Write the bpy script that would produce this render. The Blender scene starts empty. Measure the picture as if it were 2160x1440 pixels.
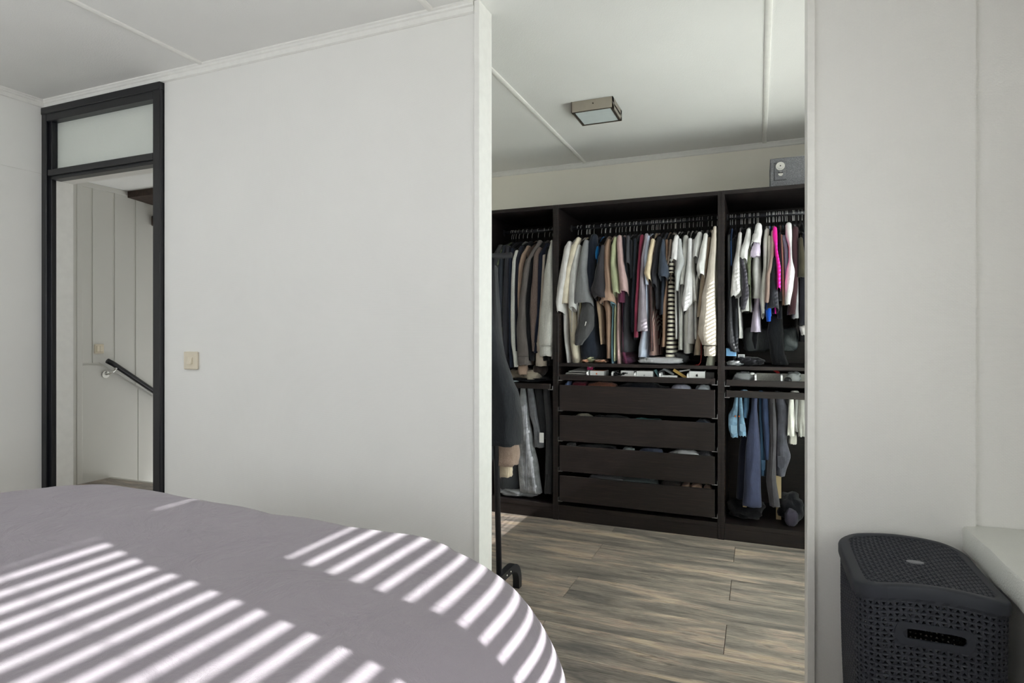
import bpy, bmesh, math, random
from math import sin, cos, pi, radians, sqrt
from mathutils import Vector, noise

SC = bpy.context.scene
COL = SC.collection
# ------------------------------------------------------------------ camera
CAM_Z = 1.18
F_PX, CX, HY = 1271.0, 1080.0, 706.0
YAW = 22.25
cam_d = bpy.data.cameras.new('camera')
cam_d.sensor_width = 36.0
cam_d.lens = 36.0 * F_PX / 2160.0
cam_d.shift_y = -(720.0 - HY) / 2160.0
cam_d.clip_start = 0.05
cam = bpy.data.objects.new('camera', cam_d)
COL.objects.link(cam)
cam.location = (0, 0, CAM_Z)
cam.rotation_euler = (radians(90), 0, radians(YAW))
SC.camera = cam
# ------------------------------------------------------------------ light
world = bpy.data.worlds.new('World')
SC.world = world
world.use_nodes = True
bg = world.node_tree.nodes['Background']
bg.inputs[0].default_value = (0.93, 0.965, 1.0, 1)
bg.inputs[1].default_value = 3.3
SUN_TAN = 0.60           # slope of the rays across the room
sun_d = bpy.data.lights.new('sun', 'SUN')
sun_d.energy = 11.5
sun_d.angle = radians(0.42)
sun_d.color = (1.0, 0.985, 0.965)
sun = bpy.data.objects.new('sun', sun_d)
COL.objects.link(sun)
sun_dir = Vector((-0.98, 0.196, -0.98 * SUN_TAN)).normalized()
sun.rotation_euler = sun_dir.to_track_quat('-Z', 'Y').to_euler()
sun.location = (6, -1, 5)


def portal(name, loc, rot, sx, sy):
    d = bpy.data.lights.new(name, 'AREA')
    d.shape = 'RECTANGLE'
    d.size, d.size_y = sx, sy
    d.cycles.is_portal = True
    o = bpy.data.objects.new(name, d)
    COL.objects.link(o)
    o.location, o.rotation_euler = loc, rot


portal('sky_portal_fill_window', (-2.65, -1.42, 1.6), (radians(90), 0, 0), 1.6, 1.4)  # serves the fill-light window added behind the bed
XW = 0.56                # inner face of the window wall
XG = 0.80                # plane of the window frames
portal('sky_portal_bedroom', (0.96, 0.0, 1.38), (0, radians(90), 0), 1.5, 2.36)
portal('sky_portal_closet', (0.96, 2.93, 1.27), (0, radians(90), 0), 1.95, 1.35)
portal('sky_portal_stairs', (-2.38, 5.1, 1.6), (0, radians(90), 0), 0.8, 0.4)  # serves the opening added in the unseen hall wall

vs = SC.view_settings
vs.view_transform = 'Standard'
vs.look = 'None'
vs.gamma = 1.0
vs.exposure = 0.40
vs.use_curve_mapping = False
SC.cycles.max_bounces = 14
SC.cycles.diffuse_bounces = 8
SC.cycles.transparent_max_bounces = 12
SC.cycles.caustics_reflective = False
SC.cycles.caustics_refractive = False
SC.cycles.sample_clamp_indirect = 8.0

# ------------------------------------------------------------------ pixel <-> room
SY, CY = math.sin(radians(YAW)), math.cos(radians(YAW))


def PX(u, v, y):
    """room point on the plane y=const that the photo shows at u,v"""
    s = (u - CX) / F_PX
    lam = y / (CY + SY * s)
    return (-SY + CY * s) * lam, CAM_Z + (HY - v) / F_PX * lam


# ------------------------------------------------------------------ materials
def lin(c):
    c /= 255.0
    return c / 12.92 if c <= 0.04045 else ((c + 0.055) / 1.055) ** 2.4


def rgb(c):
    return (lin(c[0]), lin(c[1]), lin(c[2]), 1)


MATS = {}


def base_mat(name, col, rough=0.6, spec=0.3, metal=0.0):
    m = bpy.data.materials.new(name)
    m.use_nodes = True
    nt = m.node_tree
    b = nt.nodes['Principled BSDF']
    b.inputs['Base Color'].default_value = rgb(col)
    b.inputs['Roughness'].default_value = rough
    b.inputs['Specular IOR Level'].default_value = spec
    b.inputs['Metallic'].default_value = metal
    return m, nt, b


def N(nt, t, **kw):
    n = nt.nodes.new(t)
    for k, v in kw.items():
        setattr(n, k, v)
    return n


def coords(nt, scale=(1, 1, 1), src='Object', rnd=False):
    tc = N(nt, 'ShaderNodeTexCoord')
    mp = N(nt, 'ShaderNodeMapping')
    mp.inputs['Scale'].default_value = scale
    out = tc.outputs[src]
    if rnd:
        oi = N(nt, 'ShaderNodeObjectInfo')
        mu = N(nt, 'ShaderNodeMath', operation='MULTIPLY')
        mu.inputs[1].default_value = 37.0
        nt.links.new(oi.outputs['Random'], mu.inputs[0])
        cb = N(nt, 'ShaderNodeCombineXYZ')
        for i in range(3):
            nt.links.new(mu.outputs[0], cb.inputs[i])
        ad = N(nt, 'ShaderNodeVectorMath', operation='ADD')
        nt.links.new(out, ad.inputs[0])
        nt.links.new(cb.outputs[0], ad.inputs[1])
        out = ad.outputs[0]
    nt.links.new(out, mp.inputs[0])
    return mp.outputs[0]


def noise_tex(nt, vec, scale, detail=3, rough=0.55, dist=0.0):
    n = N(nt, 'ShaderNodeTexNoise')
    n.inputs['Scale'].default_value = scale
    n.inputs['Detail'].default_value = detail
    n.inputs['Roughness'].default_value = rough
    n.inputs['Distortion'].default_value = dist
    nt.links.new(vec, n.inputs['Vector'])
    return n.outputs['Fac']


def ramp(nt, fac, stops):
    r = N(nt, 'ShaderNodeValToRGB')
    el = r.color_ramp.elements
    while len(el) < len(stops):
        el.new(0.5)
    for e, (p, c) in zip(el, stops):
        e.position = p
        e.color = rgb(c)
    nt.links.new(fac, r.inputs[0])
    return r.outputs[0]


def bump(nt, b, height, strength=0.3, dist=0.002):
    bp = N(nt, 'ShaderNodeBump')
    bp.inputs['Strength'].default_value = strength
    bp.inputs['Distance'].default_value = dist
    nt.links.new(height, bp.inputs['Height'])
    nt.links.new(bp.outputs[0], b.inputs['Normal'])


def scale_col(c, k):
    return tuple(max(0, min(255, x * k)) for x in c)


def mat_plain(name, col, rough=0.5, spec=0.3, metal=0.0, var=0.0, vs_=30):
    if name in MATS:
        return MATS[name]
    m, nt, b = base_mat(name, col, rough, spec, metal)
    v = coords(nt)
    f = noise_tex(nt, v, vs_, 3)
    k = var if var else 0.012
    nt.links.new(ramp(nt, f, [(0.3, scale_col(col, 1 - k)), (0.7, scale_col(col, 1 + k))]), b.inputs['Base Color'])
    MATS[name] = m
    return m


def mat_wall(name, col, weave=True, grain=0.25, rough=0.75):
    m, nt, b = base_mat(name, col, rough, 0.2)
    v = coords(nt)
    f = noise_tex(nt, v, 1.3, 4)
    nt.links.new(ramp(nt, f, [(0.3, scale_col(col, 0.985)), (0.7, scale_col(col, 1.01))]), b.inputs['Base Color'])
    if weave:
        # glass-fibre wallpaper: small woven dashes
        br = N(nt, 'ShaderNodeTexBrick')
        br.inputs['Scale'].default_value = 1.0
        br.inputs['Brick Width'].default_value = 0.009
        br.inputs['Row Height'].default_value = 0.0042
        br.inputs['Mortar Size'].default_value = 0.0011
        br.inputs['Mortar Smooth'].default_value = 1.0
        br.inputs['Color1'].default_value = (1, 1, 1, 1)
        br.inputs['Color2'].default_value = (0.8, 0.8, 0.8, 1)
        br.inputs['Mortar'].default_value = (0, 0, 0, 1)
        # rotate so that rows run along the wall
        sx = N(nt, 'ShaderNodeSeparateXYZ')
        nt.links.new(v, sx.inputs[0])
        ad = N(nt, 'ShaderNodeMath', operation='ADD')
        nt.links.new(sx.outputs[0], ad.inputs[0])
        nt.links.new(sx.outputs[1], ad.inputs[1])
        cb = N(nt, 'ShaderNodeCombineXYZ')
        nt.links.new(ad.outputs[0], cb.inputs[0])
        nt.links.new(sx.outputs[2], cb.inputs[1])
        nt.links.new(cb.outputs[0], br.inputs['Vector'])
        bump(nt, b, br.outputs['Color'], grain, 0.0012)
    else:
        f2 = noise_tex(nt, v, 190, 2)
        bump(nt, b, f2, grain, 0.0025)
    return m


def mat_cloth(name, col, weave=900, var=0.10, rough=0.9, fleck=None, sheen=0.15, stripes=None, gloss=False):
    if name in MATS:
        return MATS[name]
    m, nt, b = base_mat(name, col, 0.35 if gloss else rough, 0.4 if gloss else 0.1)
    v = coords(nt)
    f = noise_tex(nt, v, 14, 4, 0.6)
    c = ramp(nt, f, [(0.25, scale_col(col, 1 - var)), (0.75, scale_col(col, 1 + var * 0.7))])
    if fleck:
        f2 = noise_tex(nt, v, 420, 2, 0.7)
        r2 = ramp(nt, f2, [(0.42, (0, 0, 0)), (0.62, (255, 255, 255))])
        mx = N(nt, 'ShaderNodeMix', data_type='RGBA')
        nt.links.new(r2, mx.inputs[0])
        nt.links.new(c, mx.inputs[6])
        mx.inputs[7].default_value = rgb(fleck)
        c = mx.outputs[2]
    if stripes:
        axis, period, c2, duty, soft = stripes
        sx = N(nt, 'ShaderNodeSeparateXYZ')
        nt.links.new(v, sx.inputs[0])
        src = sx.outputs['XYZ'.index(axis)] if axis in 'XYZ' else sx.outputs[0]
        wob = noise_tex(nt, v, 9, 2)
        wm = N(nt, 'ShaderNodeMath', operation='MULTIPLY_ADD')
        nt.links.new(wob, wm.inputs[0])
        wm.inputs[1].default_value = period * soft
        nt.links.new(src, wm.inputs[2])
        dv = N(nt, 'ShaderNodeMath', operation='DIVIDE')
        nt.links.new(wm.outputs[0], dv.inputs[0])
        dv.inputs[1].default_value = period
        fr = N(nt, 'ShaderNodeMath', operation='FRACT')
        nt.links.new(dv.outputs[0], fr.inputs[0])
        gt = N(nt, 'ShaderNodeMath', operation='GREATER_THAN')
        nt.links.new(fr.outputs[0], gt.inputs[0])
        gt.inputs[1].default_value = duty
        mx = N(nt, 'ShaderNodeMix', data_type='RGBA')
        nt.links.new(gt.outputs[0], mx.inputs[0])
        nt.links.new(c, mx.inputs[6])
        mx.inputs[7].default_value = rgb(c2)
        c = mx.outputs[2]
    nt.links.new(c, b.inputs['Base Color'])
    b.inputs['Sheen Weight'].default_value = 0.0 if gloss else sheen
    f3 = noise_tex(nt, coords(nt, (1, 1, 0.28)), 60 if gloss else 48, 4, 0.6, 0.8)
    bump(nt, b, f3, 0.5, 0.010)
    MATS[name] = m
    return m


def mat_floor():
    m, nt, b = base_mat('laminate', (140, 125, 105), 0.42, 0.35)
    v = coords(nt, (1, 1, 1), rnd=True)

    def stretched(sx, sy, scale, det, ro, dist):
        mp = N(nt, 'ShaderNodeMapping')
        mp.inputs['Scale'].default_value = (sx, sy, 1)
        nt.links.new(v, mp.inputs[0])
        return noise_tex(nt, mp.outputs[0], scale, det, ro, dist)
    big = stretched(0.8, 5.0, 2.3, 6, 0.65, 0.6)
    fine = stretched(3.0, 70.0, 3.2, 6, 0.75, 0.9)
    dark = stretched(1.2, 14.0, 3.0, 5, 0.7, 1.6)
    c1 = ramp(nt, big, [(0.30, (126, 123, 121)), (0.44, (160, 153, 146)), (0.56, (194, 184, 172)), (0.70, (220, 210, 198))])
    c2 = ramp(nt, fine, [(0.30, (86, 82, 80)), (0.50, (142, 138, 136)), (0.72, (204, 200, 196))])
    mx = N(nt, 'ShaderNodeMix', data_type='RGBA', blend_type='OVERLAY')
    mx.inputs[0].default_value = 0.75
    nt.links.new(c1, mx.inputs[6])
    nt.links.new(c2, mx.inputs[7])
    dk = ramp(nt, dark, [(0.33, (158, 156, 156)), (0.45, (255, 255, 255))])
    mu = N(nt, 'ShaderNodeMix', data_type='RGBA', blend_type='MULTIPLY')
    mu.inputs[0].default_value = 0.85
    nt.links.new(mx.outputs[2], mu.inputs[6])
    nt.links.new(dk, mu.inputs[7])
    nt.links.new(mu.outputs[2], b.inputs['Base Color'])
    bump(nt, b, fine, 0.12, 0.001)
    return m


def mat_darkwood():
    m, nt, b = base_mat('black_brown_veneer', (40, 33, 32), 0.42, 0.35)
    v = coords(nt, (1.2, 1.2, 22))
    f = noise_tex(nt, v, 6, 5, 0.6, 0.6)
    nt.links.new(ramp(nt, f, [(0.3, (26, 22, 22)), (0.55, (35, 29, 28)), (0.75, (54, 42, 39))]), b.inputs['Base Color'])
    bump(nt, b, f, 0.08, 0.0006)
    return m


M = {}
M['wall'] = mat_wall('white_fibre_wallpaper', (239, 238, 235))
M['wall_smooth'] = mat_wall('white_painted_board', (246, 245, 242), False, 0.05)
M['ceil'] = mat_wall('white_stipple_ceiling', (240, 240, 238), False, 0.35)
M['trim'] = mat_plain('white_gloss_trim', (240, 239, 235), 0.4, 0.4)
M['greytrim'] = mat_plain('pale_grey_trim', (216, 216, 213), 0.45, 0.4)
M['wall_cream'] = mat_wall('cream_painted_board', (250, 246, 235), False, 0.05)
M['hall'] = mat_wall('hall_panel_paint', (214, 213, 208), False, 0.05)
M['floor'] = mat_floor()
M['joint'] = mat_plain('brown_joint', (96, 74, 62), 0.8, 0.1)
M['dark'] = mat_darkwood()
M['blackpaint'] = mat_plain('black_frame_paint', (20, 21, 26), 0.32, 0.5)
M['black'] = mat_plain('black_plastic', (22, 22, 24), 0.45, 0.4)
M['rail'] = mat_plain('dark_grey_rail', (74, 74, 78), 0.35, 0.5, 0.4)
M['rackmetal'] = mat_plain('black_powder_coat', (30, 31, 36), 0.45, 0.45)
M['steel'] = mat_plain('bright_steel', (225, 225, 222), 0.22, 0.5, 1.0)
M['hook'] = mat_plain('hook_steel', (236, 236, 232), 0.28, 0.8, 0.35)
M['nickel'] = mat_plain('satin_nickel', (176, 168, 156), 0.38, 0.5, 0.75)
M['nickeldark'] = mat_plain('bronze_rim', (92, 84, 76), 0.4, 0.5, 0.6)
M['opal'] = mat_plain('opal_glass', (214, 224, 226), 0.25, 0.5)
M['cream_plastic'] = mat_plain('cream_switch_plastic', (226, 216, 196), 0.4, 0.4)
M['white_plastic'] = mat_plain('white_card_box', (236, 236, 236), 0.45, 0.4)
M['brownwood'] = mat_plain('dark_brown_timber', (62, 50, 44), 0.6, 0.3, 0, 0.15)
M['sill'] = mat_wall('rough_painted_sill', (218, 219, 214), False, 0.9, 0.6)
M['basket'] = mat_plain('anthracite_plastic', (46, 49, 56), 0.55, 0.3)
M['basketlid'] = M['basket']
M['felt'] = mat_plain('grey_felt', (186, 184, 178), 0.95, 0.05, 0, 0.08, 120)
M['outside'] = mat_plain('pavement', (205, 205, 204), 0.9, 0.1, 0, 0.1, 2)
M['slat'] = mat_plain('white_slat', (236, 236, 232), 0.5, 0.3)


def mat_glass_clear():
    m = bpy.data.materials.new('window_glass')
    m.use_nodes = True
    nt = m.node_tree
    nt.nodes.remove(nt.nodes['Principled BSDF'])
    t = N(nt, 'ShaderNodeBsdfTransparent')
    t.inputs[0].default_value = (0.97, 0.98, 0.98, 1)
    g = N(nt, 'ShaderNodeBsdfGlossy')
    g.inputs['Roughness'].default_value = 0.02
    mx = N(nt, 'ShaderNodeMixShader')
    mx.inputs[0].default_value = 0.05
    nt.links.new(t.outputs[0], mx.inputs[1])
    nt.links.new(g.outputs[0], mx.inputs[2])
    nt.links.new(mx.outputs[0], nt.nodes['Material Output'].inputs[0])
    return m


def mat_frost(nm='frosted_glass', share=0.5):
    m, nt, b = base_mat(nm, (238, 241, 236), 0.3, 0.5)
    tr = N(nt, 'ShaderNodeBsdfTranslucent')
    tr.inputs[0].default_value = (0.86, 0.90, 0.87, 1)
    mx = N(nt, 'ShaderNodeMixShader')
    mx.inputs[0].default_value = share
    nt.links.new(b.outputs[0], mx.inputs[1])
    nt.links.new(tr.outputs[0], mx.inputs[2])
    nt.links.new(mx.outputs[0], nt.nodes['Material Output'].inputs[0])
    f = noise_tex(nt, coords(nt), 160, 3)
    bump(nt, b, f, 0.6, 0.003)
    return m


def mat_plastic_film():
    m = bpy.data.materials.new('clear_film')
    m.use_nodes = True
    nt = m.node_tree
    b = nt.nodes['Principled BSDF']
    b.inputs['Base Color'].default_value = rgb((205, 208, 212))
    b.inputs['Roughness'].default_value = 0.2
    t = N(nt, 'ShaderNodeBsdfTransparent')
    mx = N(nt, 'ShaderNodeMixShader')
    mx.inputs[0].default_value = 0.45
    nt.links.new(t.outputs[0], mx.inputs[1])
    nt.links.new(b.outputs[0], mx.inputs[2])
    nt.links.new(mx.outputs[0], nt.nodes['Material Output'].inputs[0])
    f = noise_tex(nt, coords(nt), 90, 3)
    bump(nt, b, f, 0.8, 0.006)
    return m


M['glass'] = mat_glass_clear()
M['frost'] = mat_frost('frosted_glass', 0.3)
M['milk'] = mat_frost('milky_film', 0.93)
M['film'] = mat_plastic_film()


# ------------------------------------------------------------------ mesh helpers
class MB:
    def __init__(self):
        self.v, self.f = [], []

    def add(self, vs_, fs):
        o = len(self.v)
        self.v += [tuple(p) for p in vs_]
        self.f += [tuple(i + o for i in f) for f in fs]
        return self

    def box(self, x0, x1, y0, y1, z0, z1, c=0.0):
        if x0 > x1: x0, x1 = x1, x0
        if y0 > y1: y0, y1 = y1, y0
        if z0 > z1: z0, z1 = z1, z0
        if c <= 0:
            self.add([(x0, y0, z0), (x1, y0, z0), (x1, y1, z0), (x0, y1, z0),
                      (x0, y0, z1), (x1, y0, z1), (x1, y1, z1), (x0, y1, z1)],
                     [(0, 3, 2, 1), (4, 5, 6, 7), (0, 1, 5, 4), (1, 2, 6, 5), (2, 3, 7, 6), (3, 0, 4, 7)])
            return self
        c = min(c, 0.45 * min(x1 - x0, y1 - y0, z1 - z0))
        lo, hi = (x0, y0, z0), (x1, y1, z1)
        vs_, idx = [], {}
        for s in [(a, b, d) for a in (0, 1) for b in (0, 1) for d in (0, 1)]:
            for ax in range(3):
                p = []
                for k in range(3):
                    e = hi[k] if s[k] else lo[k]
                    if k != ax:
                        e += -c if s[k] else c
                    p.append(e)
                idx[(s, ax)] = len(vs_)
                vs_.append(tuple(p))
        fs = []
        for ax in range(3):
            o1, o2 = [k for k in range(3) if k != ax]
            for sd in (0, 1):
                q = []
                for a, b in ((0, 0), (1, 0), (1, 1), (0, 1)):
                    s = [0, 0, 0]
                    s[ax], s[o1], s[o2] = sd, a, b
                    q.append(idx[(tuple(s), ax)])
                fs.append(tuple(q))
            for a in (0, 1):
                for b in (0, 1):
                    s0, s1 = [0, 0, 0], [0, 0, 0]
                    s0[ax], s1[ax] = 0, 1
                    s0[o1] = s1[o1] = a
                    s0[o2] = s1[o2] = b
                    s0, s1 = tuple(s0), tuple(s1)
                    fs.append((idx[(s0, o1)], idx[(s1, o1)], idx[(s1, o2)], idx[(s0, o2)]))
        for s in [(a, b, d) for a in (0, 1) for b in (0, 1) for d in (0, 1)]:
            fs.append((idx[(s, 0)], idx[(s, 1)], idx[(s, 2)]))
        return self.add(vs_, fs)

    def loft(self, rings, cap0=True, cap1=True, closed=True):
        n = len(rings[0])
        vs_ = [p for r in rings for p in r]
        fs = []
        for i in range(len(rings) - 1):
            for j in range(n if closed else n - 1):
                k = (j + 1) % n
                fs.append((i * n + j, i * n + k, (i + 1) * n + k, (i + 1) * n + j))
        if cap0: fs.append(tuple(range(n)))
        if cap1: fs.append(tuple((len(rings) - 1) * n + j for j in range(n)))
        return self.add(vs_, fs)

    def tube(self, pts, r, n=8, caps=True):
        pts = [Vector(p) for p in pts]
        rad = r if isinstance(r, (list, tuple)) else [r] * len(pts)
        rings = []
        ref = None
        for i, p in enumerate(pts):
            a = pts[max(0, i - 1)]
            b = pts[min(len(pts) - 1, i + 1)]
            d = (b - a).normalized()
            if ref is None:
                ref = Vector((0, 0, 1)) if abs(d.z) < 0.9 else Vector((1, 0, 0))
            e1 = d.cross(ref)
            if e1.length < 1e-4:
                e1 = d.orthogonal()
            e1.normalize()
            e2 = d.cross(e1).normalized()
            ref = e1.cross(d)
            rings.append([p + (e1 * cos(2 * pi * k / n) + e2 * sin(2 * pi * k / n)) * rad[i] for k in range(n)])
        return self.loft(rings, caps, caps)

    def prism(self, poly, axis, a, b):
        """polygon in the two other axes, extruded along axis from a to b"""
        def mk(p, t):
            if axis == 'x': return (t, p[0], p[1])
            if axis == 'y': return (p[0], t, p[1])
            return (p[0], p[1], t)
        n = len(poly)
        vs_ = [mk(p, a) for p in poly] + [mk(p, b) for p in poly]
        fs = [tuple(range(n)), tuple(range(n, 2 * n))]
        fs += [(i, (i + 1) % n, n + (i + 1) % n, n + i) for i in range(n)]
        return self.add(vs_, fs)

    def disc(self, c, axis, r, a, b, n=24):
        poly = [(c[0] + r * cos(2 * pi * k / n), c[1] + r * sin(2 * pi * k / n)) for k in range(n)]
        return self.prism(poly, axis, a, b)

    def mesh(self, name, smooth=False, fix=True):
        me = bpy.data.meshes.new(name)
        me.from_pydata(self.v, [], self.f)
        if fix:
            bm = bmesh.new()
            bm.from_mesh(me)
            bmesh.ops.recalc_face_normals(bm, faces=bm.faces)
            bm.to_mesh(me)
            bm.free()
        if smooth:
            me.polygons.foreach_set('use_smooth', [True] * len(me.polygons))
            if smooth == 'auto':
                try:
                    me.set_sharp_from_angle(angle=radians(38))
                except Exception:
                    pass
        me.update()
        return me

    def build(self, name, mat, parent=None, smooth=False, fix=True, label=None):
        me = self.mesh(name, smooth, fix)
        me.materials.append(mat)
        o = bpy.data.objects.new(name, me)
        COL.objects.link(o)
        if parent is not None:
            o.parent = parent
        if label:
            o['label'] = label
        return o


def tag(o, label, cat, group=None, kind=None):
    o['label'] = label
    o['category'] = cat
    if group: o['group'] = group
    if kind: o['kind'] = kind
    return o


def thing(name, label, cat, group=None, loc=(0, 0, 0)):
    """an Empty; its parts are given in room coordinates and moved back by its own place"""
    o = bpy.data.objects.new(name, None)
    o.empty_display_size = 0.05
    COL.objects.link(o)
    o.location = loc
    return tag(o, label, cat, group)


def settle(root, loc):
    """put the Empty of a thing at its base without moving its parts"""
    root.location = loc
    v = Vector(loc)
    for c in root.children:
        c.location = Vector(c.location) - v


def struct(o, label=None):
    o['kind'] = 'structure'
    if label: o['label'] = label
    return o


def copy_tree(o, parent=None):
    c = o.copy()
    COL.objects.link(c)
    c.parent = parent
    for ch in list(o.children):
        copy_tree(ch, c)
    return c
# ------------------------------------------------------------------ room shell
CEIL = 2.43
YP = 2.043               # bedroom face of the partition
YB = 2.140               # closet face of the partition
XL = -3.54               # left wall of the bedroom
YC = 4.26                # back wall of the closet
JX0, JX1 = -0.962, 0.137  # clear opening to the closet


def wallbox(name, mat, boxes, label=None, parent=None):
    mb = MB()
    for b in boxes:
        mb.box(*b)
    o = mb.build(name, mat, parent)
    if parent is None:
        struct(o, label)
    return o


# floor: brown base and one object per plank
floor = wallbox('floor', M['joint'], [(XL - 0.1, 0.95, -1.4, YC + 0.1, -0.12, -0.009), (-5.1, XL - 0.1, 2.03, 3.35, -0.12, -0.009)],
                'grey brown laminate floor of wide planks')
PITCH, LEN = 0.245, 1.385
plank_mb = MB().box(-LEN / 2 + 0.0012, LEN / 2 - 0.0012, -PITCH / 2 + 0.0004, PITCH / 2 - 0.0004, -0.0088, 0.0, 0.0006)
plank_me = plank_mb.mesh('plank')
plank_me.materials.append(M['floor'])
PLANKS = {}


def plank(x0, x1, y0, y1):
    if abs((x1 - x0) - LEN) < 1e-4 and abs((y1 - y0) - PITCH) < 1e-4:
        me = plank_me
    else:
        key = (round(x1 - x0, 3), round(y1 - y0, 3))
        if key not in PLANKS:
            w, d = (x1 - x0) / 2, (y1 - y0) / 2
            PLANKS[key] = MB().box(-w + 0.0012, w - 0.0012, -d + 0.0004, d - 0.0004, -0.0088, 0, 0.0006).mesh('plank')
            PLANKS[key].materials.append(M['floor'])
        me = PLANKS[key]
    o = bpy.data.objects.new('plank', me)
    COL.objects.link(o)
    o.parent = floor
    o.location = ((x0 + x1) / 2, (y0 + y1) / 2, 0)


for r in range(-19, 5):
    y0, y1 = 3.091 + PITCH * r, 3.091 + PITCH * (r + 1)
    if y1 < -1.25 or y0 > YC: continue
    y1 = min(y1, YC)
    off = -0.815 if r % 2 == 0 else -0.12
    for k in range(-3, 2):
        x0, x1 = off + LEN * k, off + LEN * (k + 1)
        x0, x1 = max(x0, XL), min(x1, XW)
        if x1 - x0 > 0.02:
            if y0 < -1.25: continue
            plank(x0, x1, y0, y1)
for i in range(6):
    y0 = 2.145 + 0.2 * i
    for k in range(2):
        plank(-4.975 + (k - 0.5 * (i % 2)) * 1.2 + (0 if (k or not i % 2) else 0.6), min(-3.545, -4.975 + (k + 1 - 0.5 * (i % 2)) * 1.2), y0, y0 + 0.2)

# partition between bedroom and closet
wall_back = wallbox('wall_back', M['wall'], [(-2.636, JX0 - 0.022, YP, YB, 0, CEIL), (JX1 + 0.022, 0.5605, YP, YB, 0, CEIL),
                                             (XL - 0.02, -2.636, YP, YB, 2.388, CEIL)], 'white textured partition wall with an opening to the closet')
for i, (a, b) in enumerate(((JX0 - 0.022, JX0), (JX1, JX1 + 0.021))):
    mb = MB().box(a, b, 2.030, YB + 0.004, 0, CEIL - 0.0015, 0.0015)
    struct(mb.build('trim_%d' % (i + 1), M['trim']), 'white upright board lining the closet opening')
# bedroom left wall, wall behind camera
wall_left = wallbox('wall_left', M['wall_smooth'], [(XL - 0.10, XL, -1.4, 2.028, 0, CEIL)], 'white side wall left of the black door frame')
MB().box(XL, XL + 0.0035, -1.3, 2.027, 2.038, CEIL - 0.02, 0.001).build('panel', M['wall_smooth'], wall_left)
MB().box(XL, XL + 0.0035, -1.3, 2.027, 0.005, 2.0345, 0.001).build('panel', M['wall_smooth'], wall_left)
wallbox('wall_front', M['wall'], [(XL - 0.1, -3.42, -1.4, -1.3, 0, CEIL), (-1.88, 0.95, -1.4, -1.3, 0, CEIL), (-3.42, -1.88, -1.4, -1.3, 0, 0.92),
                                   (-3.42, -1.88, -1.4, -1.3, 2.28, CEIL)], 'white wall behind the bed')
w3 = bpy.data.objects.new('fill_window', None)  # unseen window, added to brighten the left side of the bedroom
COL.objects.link(w3)
struct(w3, 'unseen window added behind the bed as fill light')
MB().box(-3.42, -1.88, -1.38, -1.32, 0.92, 0.97).box(-3.42, -1.88, -1.38, -1.32, 2.23, 2.28).box(-3.42, -3.37, -1.38, -1.32, 0.97, 2.23).box(-1.93, -1.88, -1.38, -1.32, 0.97, 2.23).build('window_frame', M['trim'], w3)
MB().box(-2.68, -2.62, -1.38, -1.32, 0.97, 2.23).build('window_post', M['trim'], w3)
MB().box(-3.37, -2.68, -1.353, -1.347, 0.97, 2.23).build('pane', M['glass'], w3)
MB().box(-2.62, -1.93, -1.353, -1.347, 0.97, 2.23).build('pane', M['glass'], w3)
# window wall, bedroom part and closet part
WZ0, WZ1 = 0.60, 2.25
wall_right = wallbox('wall_right', M['wall'], [(XW, 0.95, -1.4, 2.056, 0, WZ0), (XW, 0.95, -1.4, 2.056, WZ1, CEIL),
                                               (XW, 0.95, -1.4, -1.18, WZ0, WZ1), (XW, 0.95, 2.056, 2.10, 0, CEIL)],
                     'white window wall right of the laundry basket')
wallbox('wall_closet_right', M['wall'], [(XW, 0.95, 2.10, YC, 0, 0.30), (XW, 0.95, 2.10, YC, 2.22, CEIL),
                                         (XW, 0.95, 2.10, 2.27, 0.30, 2.22), (XW, 0.95, 3.60, YC, 0.30, 2.22)], 'white window wall of the closet')
wallbox('wall_closet_back', M['wall_cream'], [(-2.6, 0.95, YC, YC + 0.1, 0, CEIL)], 'cream white wall above the wardrobe')
wallbox('wall_closet_left', M['wall_smooth'], [(-2.6, -2.5, YB, 4.4, -0.1, CEIL)], 'white wall at the hidden end of the closet')
# ceiling with cover strips
ceil = wallbox('ceiling', M['ceil'], [(XL - 0.1, 0.95, -1.4, YP + 0.05, CEIL, CEIL + 0.1), (-2.6, 0.95, YP + 0.05, YC + 0.1, CEIL, CEIL + 0.1)],
               'white stippled board ceiling with cover strips')


def strip(x, y0, y1):
    prof = [(-0.0135, 0), (-0.0125, -0.005), (-0.008, -0.0085), (0, -0.0095), (0.008, -0.0085), (0.0125, -0.005), (0.0135, 0)]
    MB().prism([(x + a, CEIL + b) for a, b in prof], 'y', y0, y1).build('cover_strip', M['trim'], ceil, 'auto')


for x in (-2.372, -1.165, 0.036):
    strip(x, -1.3, YP - 0.022)
for x in (-2.372, -1.165, 0.036):
    strip(x, YB + 0.003, YC - 0.024)


def cornice(name, axis, a, b, wall, sgn, mat, h=0.042, d=0.026, label='narrow white cornice moulding'):
    # profile in (out from wall, down from ceiling)
    p = [(0, 0), (d, 0), (d, -0.006), (d - 0.006, -0.010), (d - 0.008, -0.016), (0.012, -0.020), (0.010, -h + 0.004), (0.004, -h), (0, -h)]
    poly = [(wall + sgn * o_, CEIL + z) for o_, z in p]
    o = MB().prism(poly, axis, a, b).build(name, mat)
    return struct(o, label)


cornice('trim_3', 'x', XL, JX0 - 0.024, YP, -1, M['trim'], label='white cornice above the black door frame and partition')
cornice('trim_4', 'x', JX1 + 0.022, XW, YP, -1, M['trim'], label='white cornice right of the closet opening')
cornice('trim_5', 'y', -1.3, YP - 0.001, XL, 1, M['trim'], label='white cornice along the left wall')
cornice('trim_6', 'x', -2.5, XW, YC, -1, M['trim'], 0.034, 0.022, label='white cornice above the wardrobe')

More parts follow.
